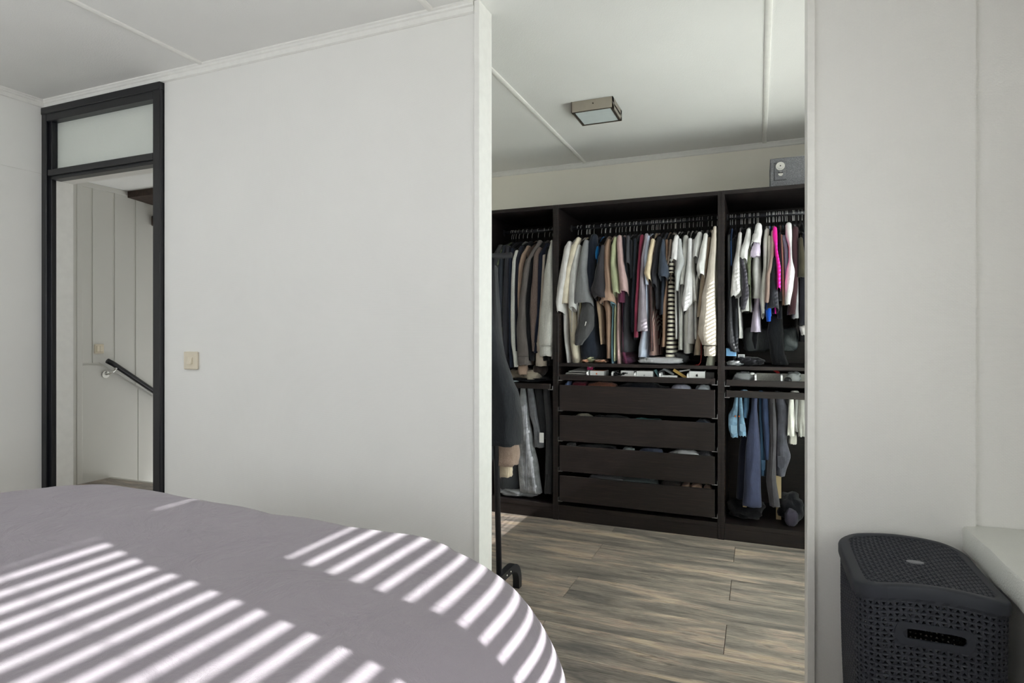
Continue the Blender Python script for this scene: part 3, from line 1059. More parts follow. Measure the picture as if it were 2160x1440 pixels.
def duvet():
    # flat part, a rounded rectangle; outside it the sheet rolls over and falls
    X0, X1, Y0, Y1 = -2.16, -0.55, -1.0, 1.255
    ZT = 0.69
    R = 0.27
    n = 220
    cont = []
    per = []
    pts = []
    # contour by angle so that neighbours stay even
    segs = [((X0 + R, Y0), (X1 - R, Y0)), ((X1 - R, Y0 + R), -pi / 2), ((X1, Y0 + R), (X1, Y1 - R)), ((X1 - R, Y1 - R), 0),
            ((X1 - R, Y1), (X0 + R, Y1)), ((X0 + R, Y1 - R), pi / 2), ((X0, Y1 - R), (X0, Y0 + R)), ((X0 + R, Y0 + R), pi)]
    for s in segs:
        if isinstance(s[1], tuple):
            (ax, ay), (bx, by) = s
            k = 46
            for i in range(k):
                t = i / k
                nx, ny = (by - ay), -(bx - ax)
                l = math.hypot(nx, ny)
                pts.append((ax + (bx - ax) * t, ay + (by - ay) * t, nx / l, ny / l))
        else:
            (cx0, cy0), a0 = s
            k = 22
            for i in range(k):
                a = a0 + (pi / 2) * i / k
                pts.append((cx0 + R * cos(a), cy0 + R * sin(a), cos(a), sin(a)))
    cxm, cym = (X0 + X1) / 2, (Y0 + Y1) / 2

    def top_noise(x, y):
        z = 0.010 * noise.noise((x * 1.6, y * 1.6, 0.3)) + 0.005 * noise.noise((x * 4.1, y * 4.1, 1.7))
        # long soft creases, mostly running from the foot to the near side
        t = x * 0.85 + y * 0.55
        z += 0.0022 * abs(noise.noise((t * 16, (y - x) * 2.0, 8.0)))
        z += 0.0045 * noise.noise((t * 10, (y - x) * 1.2, 5.0)) * (1 if x > -1.7 else .6)
        z -= 0.030 * max(0, (x + 1.15)) ** 1.5
        z += 0.016 * max(0, 1 - ((x + 1.75) / 0.5) ** 2) * max(0, 1 - ((y - 1.1) / 0.6) ** 2)
        return z
    rings = []
    for k in range(1, 37):
        t = k / 36
        rings.append([(cxm + (p[0] - cxm) * t, cym + (p[1] - cym) * t,
                       ZT + top_noise(cxm + (p[0] - cxm) * t, cym + (p[1] - cym) * t)) for p in pts])
    for k in range(1, 34):
        ring = []
        for i, (x, y, nx, ny) in enumerate(pts):
            hx = 0.235 if nx > 0 else 0.17
            hy = 0.135
            if k <= 14:
                a = (pi / 2) * k / 14
                o_ = sin(a) ** 0.95
                dz = (0.20 if nx > .3 else 0.13 + 0.07 * max(0, nx)) * (1 - cos(a))
            else:
                t = (k - 14) / 19
                o_ = 1 + 0.10 * t
                dz = (0.20 if nx > .3 else 0.13 + 0.07 * max(0, nx)) + 0.27 * t
            q = i / len(pts)
            wob = 0.0
            if k > 6:
                amp = min(1, (k - 6) / 16)
                s_ = (x * 3.1 + y * 2.7)
                wob = amp * (0.045 * noise.noise((x * 4.2, y * 4.2, 2.0)) + 0.022 * noise.noise((x * 11, y * 11, dz * 3)))
            px, py = x + nx * (hx * o_ + wob), y + ny * (hy * o_ + wob)
            ring.append((px, py, ZT + top_noise(px, py) - dz))
        rings.append(ring)
    mb = MB()
    mb.loft(rings, True, False)
    o = mb.build('duvet', mat_duvet(), None, True)
    tag(o, 'lavender grey cotton duvet draped over the bed with sun stripes across it', 'duvet')
    so = o.modifiers.new('thickness', 'SOLIDIFY')
    so.thickness = 0.008
    so.offset = -1
    return o


duvet()


# ------------------------------------------------------------------ laundry basket
def basket():
    t = thing('laundry_basket', 'anthracite woven plastic laundry basket with lid beside the window sill', 'basket')
    xc, yc = 0.361, 1.782
    hx, hy = 0.151, 0.197

    def rr(theta_n, sx_, sy_, r):
        """rounded rectangle by arclength fraction -> x, y, nx, ny"""
        a, b = 2 * (sx_ - r), 2 * (sy_ - r)
        arc = pi * r / 2
        L = 2 * (a + b) + 4 * arc
        s = theta_n % 1.0 * L
        cx0, cy0 = sx_ - r, sy_ - r
        for (kind, ln, d) in (('l', a, 0), ('c', arc, 0), ('l', b, 1), ('c', arc, 1), ('l', a, 2), ('c', arc, 2), ('l', b, 3), ('c', arc, 3)):
            if s <= ln or (kind == 'c' and d == 3):
                f = s / ln
                if kind == 'l':
                    return [(-cx0 + a * f, -sy_, 0, -1), (sx_, -cy0 + b * f, 1, 0), (cx0 - a * f, sy_, 0, 1), (-sx_, cy0 - b * f, -1, 0)][d]
                ang = [-pi / 2, 0, pi / 2, pi][d] + f * pi / 2
                ox, oy = [(cx0, -cy0), (cx0, cy0), (-cx0, cy0), (-cx0, -cy0)][d]
                return (ox + r * cos(ang), oy + r * sin(ang), cos(ang), sin(ang))
            s -= ln

    def zl(x, y):        # arched lid
        return 0.598 + 0.020 * (1 - ((x - xc) / hx) ** 2) - 0.006 * (1 - ((y - yc) / hy) ** 2)

    # woven cells: a square with a triangular hole, alternating
    def cells(fn, nu, nv, skip, depth, closed_u):
        vs_, fs = [], []
        tri = ([(0.16, 0.26), (0.84, 0.26), (0.5, 0.80)], [(0.5, 0.20), (0.84, 0.74), (0.16, 0.74)])
        # shared corner grid
        nuv = nu if closed_u else nu + 1
        grid = {}
        for i in range(nuv):
            for j in range(nv + 1):
                grid[(i, j)] = len(vs_)
                vs_.append(fn(i / nu, j / nv, 0.0008 if (i + j) % 2 else -0.0006))
        for i in range(nu):
            for j in range(nv):
                c = [grid[(i, j)], grid[((i + 1) % nuv if closed_u else i + 1, j)], grid[((i + 1) % nuv if closed_u else i + 1, j + 1)], grid[(i, j + 1)]]
                if skip and skip((i + .5) / nu, (j + .5) / nv) == 2:
                    continue
                if skip and skip((i + .5) / nu, (j + .5) / nv) == 1:
                    fs.append(tuple(c))
                    continue
                up = (i + j) % 2
                tp = tri[up]
                a = len(vs_)
                for (p, q) in tp:
                    vs_.append(fn((i + p) / nu, (j + q) / nv, 0.0014))
                for (p, q) in tp:
                    vs_.append(fn((i + p) / nu, (j + q) / nv, -depth))
                if not up:   # base at low q: 0 left-low, 1 right-low, 2 top
                    fs += [(c[0], c[1], a + 1, a), (c[1], c[2], a + 2, a + 1), (c[2], c[3], a + 2), (c[3], c[0], a, a + 2)]
                else:        # 0 bottom, 1 right-high, 2 left-high
                    fs += [(c[0], c[1], a), (c[1], c[2], a + 1, a), (c[2], c[3], a + 2, a + 1), (c[3], c[0], a, a + 2)]
                for k in range(3):
                    fs.append((a + k, a + (k + 1) % 3, a + 3 + (k + 1) % 3, a + 3 + k))
        m = MB()
        m.v, m.f = vs_, fs
        return m

    # body
    H0, H1 = 0.004, 0.586

    def body_fn(a, b, off):
        k = 0.86 + 0.11 * b
        x, y, nx, ny = rr(a, hx * k, hy * k, 0.055)
        z = H0 + (zl(xc + x, yc + y) - 0.010 - H0) * b
        bul = 0.006 * sin(pi * b)
        return (xc + x + nx * (off + bul), yc + y + ny * (off + bul), z)

    L = 4 * (hx + hy) * 0.93 - 8 * 0.055 + 2 * pi * 0.055
    nu = int(L / 0.0122) // 2 * 2
    nv = int((H1 - H0) / 0.0118)
    # handle slot: middle of the short front side (towards the camera) and of the back
    a_front = (2 * (hx * .95 - .055)) / L / 2

    def skip(a, b):
        for c0 in (a_front, a_front + 0.5):
            d = min(abs(a - c0), 1 - abs(a - c0)) * L
            z = H0 + (0.606 - H0) * b
            if abs(z - 0.510) < 0.012 and d < 0.056: return 2
            if abs(z - 0.510) < 0.024 and d < 0.072: return 1
        if b > 0.955 or b < 0.03: return 1
        return 0

    o = cells(body_fn, nu, nv, skip, 0.0032, True).build('basket_body', M['basket'], t, False, False)
    # inner shell, so that the holes look into a dark liner-less basket
    rg = []
    for z_, k in ((H0 + 0.002, 0.86), (0.3, 0.92), (0.55, 0.955)):
        rg.append([(xc + p[0] * .985, yc + p[1] * .985, z_) for p in [rr(i / 60, hx * k, hy * k, 0.055) for i in range(60)]])
    MB().loft(rg[:1] + rg[:1], True, False)
    mbf = MB()
    mbf.add(rg[0], [tuple(range(60))])
    mbf.build('basket_floor', M['basket'], t)
    # lid: woven field, rim, clasp mark
    fx, fy = hx - 0.020, hy - 0.022

    def lid_fn(a, b, off):
        # squircle map of the square onto the rounded field
        p, q = 2 * a - 1, 2 * b - 1
        k = 0.16
        x = p * (1 - k * q * q * 0.5 * abs(q))
        y = q * (1 - k * p * p * 0.5 * abs(p))
        X, Y = xc + x * fx, yc + y * fy
        return (X, Y, zl(X, Y) + off)

    def lskip(a, b):
        p, q = 2 * a - 1, 2 * b - 1
        return 0

    cells(lid_fn, 24, 30, lskip, 0.003, False).build('lid_weave', M['basketlid'], t, False, False)
    rim_rings = []
    prof = [(-0.030, -0.004), (-0.022, 0.0022), (-0.004, 0.0022), (0.0, 0.0), (0.002, -0.004), (0.002, -0.026), (-0.002, -0.027), (-0.004, -0.004)]
    for i in range(96):
        x, y, nx, ny = rr(i / 96, hx, hy, 0.060)
        ring = []
        for o_, dz in prof:
            X, Y = xc + x + nx * o_, yc + y + ny * o_
            ring.append((X, Y, zl(X, Y) + dz))
        rim_rings.append(ring)
    rim_rings.append(rim_rings[0])
    mb = MB()
    mb.loft(rim_rings, False, False)
    mb.build('lid_rim', M['basketlid'], t, 'auto')
    # smooth rounded frame of the hand hole, front and back
    for sgn in (-1, 1):
        yy = yc + sgn * (hy * (0.86 + 0.11 * 0.87) + 0.0035)
        hp_ = []
        for k in range(40):
            a = 2 * pi * k / 40
            hp_.append((xc + (0.052 if cos(a) > 0 else -0.052) + 0.0145 * cos(a), 0.0145 * sin(a) + 0.510))
        inner = [(xc + (0.048 if q[0] > xc else -0.048) + (q[0] - xc - (0.052 if q[0] > xc else -0.052)) * .8, 0.510 + (q[1] - .510) * .8) for q in hp_]
        outer = [(xc + (q[0] - xc) * 1.13, 0.510 + (q[1] - .510) * 1.75) for q in hp_]
        y0_, y1_ = yy + sgn * 0.0015, yy - sgn * 0.004
        fr_ = MB().loft([[(a, y1_, b) for a, b in inner], [(a, y0_, b) for a, b in inner], [(a, y0_ - sgn * .0005, b) for a, b in outer], [(a, y1_, b) for a, b in outer]], False, False)
        fr_.build('hand_hole', M['basket'], t, 'auto')
    badge = [(xc + 0.0 + 0.019 * cos(a), yc - 0.012 + 0.011 * sin(a)) for a in [2 * pi * k / 20 for k in range(20)]]
    mb = MB()
    mb.loft([[(x, y, zl(x, y) - 0.001) for x, y in badge], [(x, y, zl(x, y) + 0.0032) for x, y in badge]])
    mb.build('lid_badge', mat_plain('grey_badge', (120, 122, 126), 0.4, 0.4), t, label='small smooth oval badge')
    for yy in (yc - 0.08, yc + 0.08):
        MB().box(xc - hx - 0.004, xc - hx + 0.004, yy - 0.03, yy + 0.03, 0.555, 0.590, 0.003)
    settle(t, (xc, yc, 0))


basket()
# ------------------------------------------------------------------ clothes
RND = random.Random(7)


def interp(tab, n):
    """tab rows (v, uL, uR) -> n rows, smooth"""
    tab = sorted(tab)
    out = []
    v0, v1 = tab[0][0], tab[-1][0]
    for i in range(n):
        v = v0 + (v1 - v0) * i / (n - 1)
        k = 0
        while k < len(tab) - 2 and v > tab[k + 1][0]:
            k += 1
        a, b = tab[k], tab[k + 1]
        t = 0 if b[0] == a[0] else max(0, min(1, (v - a[0]) / (b[0] - a[0])))
        t2 = t * t * (3 - 2 * t) * 0.5 + t * 0.5
        out.append((v, a[1] + (b[1] - a[1]) * t2, a[2] + (b[2] - a[2]) * t2))
    return out


def spow(a, e):
    return math.copysign(abs(a) ** e, a)


def drape(tab, y0, depth, seed=0, n=None, nsec=18, fold=0.13, mouth=True, grow=1.15, top=True, lean=0.0, tilt=0.0):
    """hanging tube of cloth: left and right edges from the table, real depth behind them"""
    rows = interp(tab, n or max(9, int((tab[-1][0] - tab[0][0]) / 7)))
    rings = []
    m = len(rows)
    for i, (v, ul, ur) in enumerate(rows):
        t = i / (m - 1)
        d = depth * (0.75 + (grow - 0.75) * t)
        yc = y0 + depth * 0.5 + lean * t
        xl, z = PX(ul, v, yc - d * 0.15)
        xr, _ = PX(ur, v, yc - d * 0.15)
        cx, hx = (xl + xr) / 2, max(0.004, (xr - xl) / 2)
        ring = []
        for k in range(nsec):
            a = 2 * pi * k / nsec
            w = 1 + fold * (noise.noise((k * 1.9 + seed * 7.3, t * 2.2 + seed, 0.5)) * 1.4) * min(1, 0.3 + t)
            wx = 1 + 0.06 * noise.noise((seed * 3.1, t * 6, k * .3))
            px = cx + hx * wx * spow(cos(a), 0.8)
            py = yc + 0.5 * d * w * spow(sin(a), 0.8)
            # creases run down the cloth
            px += hx * 0.34 * noise.noise((k * 1.5 + seed, t * 2.0 + seed * 2, 4.0)) * abs(sin(a))
            pz = z + 0.010 * noise.noise((k * .8, seed, 9)) * t
            pz += tilt * t ** 4 * (yc - py) / (0.5 * d)
            ring.append((px, py, pz))
        rings.append(ring)
    if top:
        c = [sum(p[j] for p in rings[0]) / nsec for j in range(3)]
        hz = min(0.02, abs(rings[0][0][0] - rings[0][nsec // 2][0]) * 0.5)
        caps = []
        for s, dz in ((0.35, 1.0), (0.72, 0.72), (0.92, 0.35)):
            caps.append([(c[0] + (p[0] - c[0]) * s, c[1] + (p[1] - c[1]) * s, p[2] + hz * dz) for p in rings[0]])
        rings = caps + rings
    if mouth:
        c = [sum(p[j] for p in rings[-1]) / nsec for j in range(3)]
        last = rings[-1]
        for s, dz in ((0.90, -0.0015), (0.82, 0.006), (0.70, 0.05)):
            rings.append([(c[0] + (p[0] - c[0]) * s, c[1] + (p[1] - c[1]) * s, p[2] + dz) for p in last])
    return MB().loft(rings)


def body_mesh(xh, tab, hem_v, seed, hxdef=0.010, yfront=3.76, shoulder=0.21):
    """the trunk of a garment on its hanger, seen edge-on"""
    ztop = ZR - 0.075
    _, zh = PX(1350, hem_v, yfront)
    n = 17
    rings = []
    rows = []
    if tab:
        for v, ul, ur in interp(tab, 24):
            xl, z = PX(ul, v, yfront + 0.01)
            xr, _ = PX(ur, v, yfront + 0.01)
            rows.append((z, (xl + xr) / 2, max(0.006, (xr - xl) / 2)))
        zh = rows[-1][0]
    for i in range(n):
        t = i / (n - 1)
        z = ztop + (zh - ztop) * t ** 1.25
        dn = ztop - z
        hy = 0.045 + (shoulder - 0.045) * min(1, dn / 0.095) ** 0.8 + 0.015 * t
        cx, hx = xh, 0.006 + (hxdef - 0.006) * min(1, dn / 0.2)
        if rows:
            zt = rows[0][0]
            if z >= zt:
                f = min(1, (z - zt) / 0.10)
                cx = rows[0][1] + (xh - rows[0][1]) * f
                hx = rows[0][2] + (0.007 - rows[0][2]) * f
            else:
                r = min(rows, key=lambda q: abs(q[0] - z))
                cx, hx = r[1], r[2]
        ring = []
        ns = 24
        for k in range(ns):
            a = 2 * pi * k / ns
            yy = spow(sin(a), 0.85) * hy
            xx = spow(cos(a), 0.7) * hx * (1 + 0.35 * noise.noise((k * 1.1 + seed, t * 1.4, seed * 2.0)))
            xx += 0.006 * t * noise.noise((yy * 14, t * 1.2 + seed, 2.2))
            ring.append((cx + xx, YR + yy, z + 0.008 * t * noise.noise((yy * 9, seed, 1.0))))
        rings.append(ring)
    c = [sum(p[j] for p in rings[-1]) / len(rings[-1]) for j in range(3)]
    last = rings[-1]
    for s, dz in ((0.93, -0.001), (0.86, 0.006), (0.8, 0.05)):
        rings.append([(c[0] + (p[0] - c[0]) * s, c[1] + (p[1] - c[1]) * (0.5 + s / 2), p[2] + dz) for p in last])
    return MB().loft(rings)


# one hanger, copied for every garment
def make_hanger():
    root = bpy.data.objects.new('clothes_hanger', None)
    COL.objects.link(root)
    pts = []
    r = 0.0165
    for k in range(13):
        a = radians(200 - 230 * k / 12)
        pts.append((0, r * cos(a), r * sin(a)))
    pts += [(0, 0.004, -0.022), (0, 0, -0.034), (0, 0, -0.050)]
    MB().tube(pts, 0.0017, 6).build('hook', M['hook'], root, True)
    MB().tube([(0, 0, -0.047), (0, 0, -0.085)], 0.0042, 8).build('hook_socket', M['black'], root, True)
    arm = []
    for k in range(-8, 9):
        t = k / 8
        arm.append((0, 0.205 * t, -0.078 - 0.075 * abs(t) ** 1.35))
    MB().tube(arm, [0.0085 if abs(k) > 6 else 0.007 for k in range(-8, 9)], 8).build('shoulder_bar', M['black'], root, True)
    MB().tube([(0, -0.19, -0.148), (0, 0, -0.155), (0, 0.19, -0.148)], 0.0035, 6).build('trouser_bar', M['black'], root, True)
    return root


HANGER = make_hanger()
HUSED = [False]
HLAB = {'L': ('spare black hanger between the clothes on the rail of the left bay', 'hangers on the left rail'),
        'M': ('spare black hanger between the clothes on the rail of the middle bay', 'hangers on the middle rail'),
        'R': ('spare black hanger between the clothes on the rail of the right bay', 'hangers on the right rail')}


def hanger(bay, x, rot=0.0, desc=None):
    h = HANGER if not HUSED[0] else copy_tree(HANGER)
    HUSED[0] = True
    h.location = (x, YR, ZR)
    h.rotation_euler = (0, 0, radians(rot))
    tag(h, ('silver hook hanger carrying the ' + ' '.join(desc.split()[:11]) if desc else HLAB[bay][0]).rstrip(','), 'hanger', HLAB[bay][1])


BAY = {'L': ('in the left wardrobe bay', 'clothes on the left rail'), 'M': ('in the middle wardrobe bay', 'clothes on the middle rail'),
       'R': ('in the right wardrobe bay', 'clothes on the right rail')}
GI = [0]


def garment(bay, name, desc, col, sleeve=None, body=None, hem=735, dy=0.0, cat=None, dep=0.07, hang=True, lean=0.0, cuff=None, bh=0.009, mouth=True, yf=3.76, **mk):
    GI[0] += 1
    i = GI[0]
    mat = mat_cloth('%s_cloth_%d' % (name, i), col, **mk)
    first = (sleeve or body)[0]
    xh, _ = PX((first[1] + first[2]) / 2, first[0], 3.76)
    lim = {'L': (LA + 0.02, LB - 0.015), 'M': (MA + 0.02, MB_ - 0.015), 'R': (RA + 0.02, RB - 0.02)}[bay]
    xh = max(lim[0], min(lim[1], xh))
    g = thing(name, desc + ' ' + BAY[bay][0] if len(desc.split()) < 12 else desc, cat or name.replace('_', ' '), BAY[bay][1])
    if sleeve:
        drape(sleeve, 3.705 + dy, dep, i, lean=lean, mouth=mouth, tilt=0.016 if name == 't_shirt' else 0.0, grow=1.5 if name == 't_shirt' else 1.15).build('sleeve', mat, g, True)
        if cuff:
            drape(cuff[0], 3.700 + dy + lean, dep * 0.95, i + 50, fold=0.05, n=6, top=False).build('cuff', mat if len(cuff) < 2 else mat_cloth('cuff_%d' % i, cuff[1]), g, True)
        # the far sleeve hangs behind the trunk
        b = MB()
        z1 = PX(1350, sleeve[-1][0], 3.75)[1]
        rr_ = []
        for k in range(7):
            t = k / 6
            z = ZR - 0.17 + (z1 - ZR + 0.17) * t
            rr_.append([(xh + 0.011 * cos(2 * pi * q / 10), 4.165 + 0.028 * sin(2 * pi * q / 10), z) for q in range(10)])
        b.loft(rr_).build('sleeve', mat, g, True)
    body_mesh(xh, body, hem, i, bh, yf, YR - yf + 0.01).build('trunk', mat, g, True)
    settle(g, (xh, YR, ZR - 0.08))
    if hang:
        hanger(bay, xh, RND.uniform(-6, 6), desc)
    return g


# ---- left bay, from left to right
A = garment
A('L', 'jacket', 'black denim jacket with a collar, leftmost', (58, 58, 60), [(522, 1050, 1062), (537, 1041, 1056), (570, 1040, 1054), (640, 1039, 1056), (705, 1038, 1054)], hem=790, dep=0.10, dy=-.01)
A('L', 'shirt', 'olive green shirt, thin strip behind the black denim jacket', (122, 134, 100), [(528, 1058, 1062), (572, 1046, 1051), (640, 1040, 1049), (690, 1040, 1046)], hem=760)
A('L', 'jumper', 'dark slate jumper right of the olive green shirt', (52, 56, 64), [(520, 1062, 1068), (545, 1052, 1062), (620, 1048, 1062), (690, 1051, 1058)], hem=770)
A('L', 'sweatshirt', 'charcoal sweatshirt with ribbed cuff left of the navy jumper', (54, 54, 60), [(522, 1068, 1076), (560, 1065, 1076), (640, 1061, 1075), (720, 1061, 1073), (752, 1061, 1072)], hem=770,
  cuff=([(752, 1061.5, 1072), (776, 1063, 1075)],))
A('L', 'jumper', 'navy jumper left of the pale heather knit', (38, 44, 60), [(527, 1077, 1085), (545, 1074, 1083), (640, 1073, 1081), (740, 1075, 1083), (774, 1077, 1084)], hem=770)
A('L', 'cardigan', 'pale heather grey knit with a long narrow sleeve', (206, 206, 200), [(531, 1087, 1094), (551, 1081, 1089), (600, 1079.5, 1086.5), (670, 1077.5, 1088), (720, 1079, 1089.5), (753, 1084, 1092), (773, 1086, 1094.5)], hem=770, dy=-.01, fleck=(176, 176, 172))
A('L', 'jumper', 'black navy jumper between the pale knit and tan cardigan', (34, 36, 46), [(523, 1096, 1105), (545, 1089, 1097), (640, 1087, 1094), (740, 1088, 1094)], hem=770)
A('L', 'cardigan', 'tan cardigan left of the dark taupe shirt', (172, 148, 132), [(522, 1110, 1118), (540, 1099, 1108), (565, 1094, 1104), (620, 1093, 1099), (770, 1093, 1111)], hem=775, cuff=([(770, 1092, 1112), (789, 1093, 1111)],), fleck=(150, 128, 114))
A('L', 'shirt', 'dark taupe shirt with a buttoned cuff', (102, 96, 94), [(511, 1134, 1143), (537, 1118, 1128), (551, 1108, 1119), (579, 1102.5, 1115), (634, 1096, 1110), (695, 1090.5, 1110.5), (737, 1091, 1117), (750, 1092, 1117.5)], hem=760, dy=-.02, dep=.09,
  cuff=([(750, 1092, 1118), (769, 1093, 1118)],))
A('L', 'jumper', 'black jumper between taupe shirt and mottled brown knit', (26, 27, 31), [(515, 1142, 1150), (540, 1120, 1130), (640, 1110, 1122), (700, 1110, 1124), (760, 1116, 1126)], hem=770)
A('L', 'cardigan', 'mottled brown knit cardigan', (124, 108, 102), [(525, 1134, 1143), (537, 1126, 1137), (579, 1124, 1135), (620, 1119, 1137), (660, 1117, 1136), (700, 1120, 1131), (740, 1124, 1129)], hem=772, dy=-.01, fleck=(92, 78, 74))
A('L', 'sweatshirt', 'navy sweatshirt with a ribbed cuff right of the brown knit', (36, 40, 56), [(516, 1150, 1158), (540, 1136, 1148), (620, 1134, 1143), (690, 1127, 1138), (722, 1126, 1137)], hem=765, cuff=([(722, 1125.5, 1136.5), (744, 1126.5, 1136)],))
A('L', 'jumper', 'beige sweatshirt with a wide cuff behind the grey sweater', (188, 176, 164), [(540, 1145, 1152), (600, 1142, 1149), (680, 1138, 1146), (740, 1131, 1150)], hem=770, cuff=([(738, 1131, 1152), (771, 1130, 1152)],))
A('L', 'jumper', 'black wool jumper just left of the heather grey sweater', (32, 32, 35), [(524, 1152, 1160), (560, 1149, 1156), (700, 1144, 1156), (760, 1146, 1156)], hem=775)
A('L', 'sweater', 'light heather grey sweater, rightmost', (204, 202, 196), [(509, 1163, 1168), (537, 1156, 1168), (579, 1150, 1168), (634, 1144, 1172), (670, 1140, 1172), (703, 1138, 1171), (728, 1138, 1168)], hem=760, dy=-.035, dep=.10,
  cuff=([(728, 1138, 1167), (750, 1138.5, 1166.5)],), fleck=(176, 175, 172))

# ---- middle bay
A('M', 't_shirt', 'off-white T-shirt, leftmost', (216, 213, 212), [(513, 1197, 1206), (523, 1190, 1206), (580, 1181, 1200), (614, 1177, 1192), (642, 1174, 1190), (661, 1177, 1188)], [(640, 1184, 1200), (700, 1187, 1198), (766, 1194, 1204)], dy=-.045, dep=.10)
A('M', 't_shirt', 'light grey T-shirt behind the off-white one at the left end', (206, 204, 204), [(520, 1205, 1212), (540, 1198, 1208), (600, 1192, 1204)], hem=700)
A('M', 'shirt', 'cream linen shirt with a lace sleeve edge', (222, 212, 192), [(504, 1216, 1224), (523, 1204, 1219), (580, 1191, 1205), (615, 1184, 1202), (640, 1181, 1201)], [(640, 1194, 1212), (680, 1196, 1222), (720, 1198, 1222), (767, 1202, 1231)], dy=-.04, dep=.09, stripes=None)
A('M', 't_shirt', 'white grey T-shirt right of the cream linen shirt', (210, 209, 208), [(519, 1218, 1225), (545, 1207, 1222), (580, 1202, 1219), (640, 1201, 1216), (652, 1201, 1214)], hem=690, dy=-.03)
A('M', 't_shirt', 'pale yellow T-shirt, thin strip beside the grey marl one', (214, 204, 164), [(521, 1223, 1228), (545, 1220, 1226), (600, 1217, 1224)], hem=690)
A('M', 't_shirt', 'mid grey marl T-shirt with a wide sleeve', (142, 143, 146), [(510, 1232, 1241), (523, 1227, 1241), (572, 1220, 1239), (620, 1213, 1246), (643, 1212, 1249)], hem=690, dy=-.04, dep=.10, fleck=(126, 127, 130))
A('M', 'trousers', 'dark grey joggers with a white drawcord knotted over their hanger', (82, 82, 84), [(655, 1226, 1252), (680, 1217, 1251), (700, 1215, 1251), (718, 1213, 1238), (727, 1214, 1226)], hem=700, dy=-.02, dep=.09, hang=False, fold=None) if False else None
A('M', 'jacket', 'black navy padded jacket', (40, 45, 56), [(500, 1246, 1260), (520, 1237, 1261), (560, 1236, 1256), (615, 1240, 1256)], [(640, 1228, 1258), (700, 1222, 1262), (740, 1217, 1267), (756, 1219, 1267)], dy=-.01, dep=.09, bh=.02)
A('M', 'shirt', 'bright blue shirt, small patch beside the padded jacket', (28, 108, 170), [(522, 1258, 1264), (535, 1255.5, 1264), (547, 1257, 1262)], hem=600)
A('M', 't_shirt', 'charcoal black T-shirt with open wide sleeves', (58, 56, 60), [(520, 1268, 1275), (550, 1261, 1274), (580, 1254, 1276), (614, 1246, 1280), (632, 1254, 1281)], hem=640, dy=-.045, dep=.10)
A('M', 't_shirt', 'tan brown T-shirt with a broad sleeve hem', (168, 140, 122), [(507, 1281, 1288), (521, 1275, 1287), (554, 1274, 1288), (607, 1277, 1292), (632, 1270, 1297), (640, 1264, 1297)], [(632, 1268, 1294), (660, 1276, 1293), (720, 1277, 1292), (755, 1278, 1291)], dy=-.025, dep=.09)
A('M', 't_shirt', 'camel T-shirt, narrow strip left of the tan brown one', (170, 148, 126), [(560, 1270, 1276), (600, 1262, 1272), (630, 1258, 1268)], [(634, 1256, 1268), (680, 1262, 1271), (726, 1268, 1272)], hem=726)
A('M', 't_shirt', 'teal blue T-shirt, thin strip under the tan sleeve', (104, 136, 150), [(520, 1290, 1294), (600, 1290, 1296), (645, 1288, 1298)], [(645, 1293, 1297), (720, 1290, 1295), (766, 1288, 1298)])
A('M', 't_shirt', 'sage green T-shirt', (178, 184, 150), [(503, 1295, 1302), (520, 1290, 1300), (554, 1288, 1299), (579, 1289, 1305), (614, 1292, 1309), (622, 1294, 1307)], [(620, 1296, 1302), (700, 1296, 1301), (761, 1295, 1301)], dy=-.03, dep=.075)
A('M', 't_shirt', 'dusty pink T-shirt with an open sleeve cuff', (190, 162, 160), [(500, 1302, 1311), (510, 1301, 1312), (554, 1303, 1316), (596, 1307, 1323), (606, 1308, 1324), (619, 1308.5, 1324)], [(620, 1302, 1308), (700, 1300, 1309), (740, 1300, 1312), (768, 1300, 1315)], dy=-.035, dep=.085)
A('M', 'top', 'plum top under the dusty pink sleeve', (112, 58, 84), [(540, 1312, 1318), (600, 1306, 1318), (638, 1304, 1318)], [(740, 1312, 1322), (766, 1314, 1332)], hem=766)
A('M', 'shirt', 'black navy shirt right of the dusty pink T-shirt', (40, 42, 54), [(502, 1313, 1319), (540, 1314, 1320), (600, 1318, 1325)], hem=700)
A('M', 't_shirt', 'charcoal grey T-shirt with a long flared trunk', (74, 74, 80), [(500, 1321, 1328), (560, 1321, 1329)], [(560, 1321, 1330), (620, 1316, 1330), (680, 1310, 1331), (742, 1305, 1332)], dy=-.015, bh=.02)
A('M', 'shirt', 'black shirt with a white neck label', (34, 36, 42), [(508, 1328, 1334), (560, 1328, 1334), (587, 1329, 1335)], hem=690)
A('M', 'shirt', 'dark slate shirt left of the burgundy one', (48, 54, 64), [(506, 1336, 1344), (550, 1335, 1342), (640, 1332, 1340), (700, 1332, 1338)], hem=715)
A('M', 'shirt', 'burgundy shirt', (132, 52, 74), [(499, 1350, 1359), (523, 1347, 1355), (579, 1343, 1351), (655, 1339, 1346), (711, 1338, 1345)], hem=705, dy=-.02)
A('M', 'blouse', 'lilac grey satin blouse', (152, 144, 154), [(496, 1360, 1368), (550, 1352, 1359), (600, 1350, 1359), (640, 1347, 1362), (698, 1344, 1365.5)], hem=690, dy=-.03, dep=.08)
A('M', 'shirt', 'pale blue cotton shirt with a curved hem', (206, 216, 238), [(500, 1364, 1371), (537, 1358, 1367), (600, 1361, 1368)], [(600, 1360, 1369), (660, 1360, 1370), (697, 1350, 1370), (745, 1341, 1368), (753, 1343, 1364)], dy=-.02, bh=.015, yf=3.735)
A('M', 'shirt', 'dark brown shirt, thin strip right of the pale blue one', (70, 50, 48), [(501, 1371, 1376), (540, 1366, 1371), (650, 1370, 1375), (740, 1372, 1378)], hem=740)
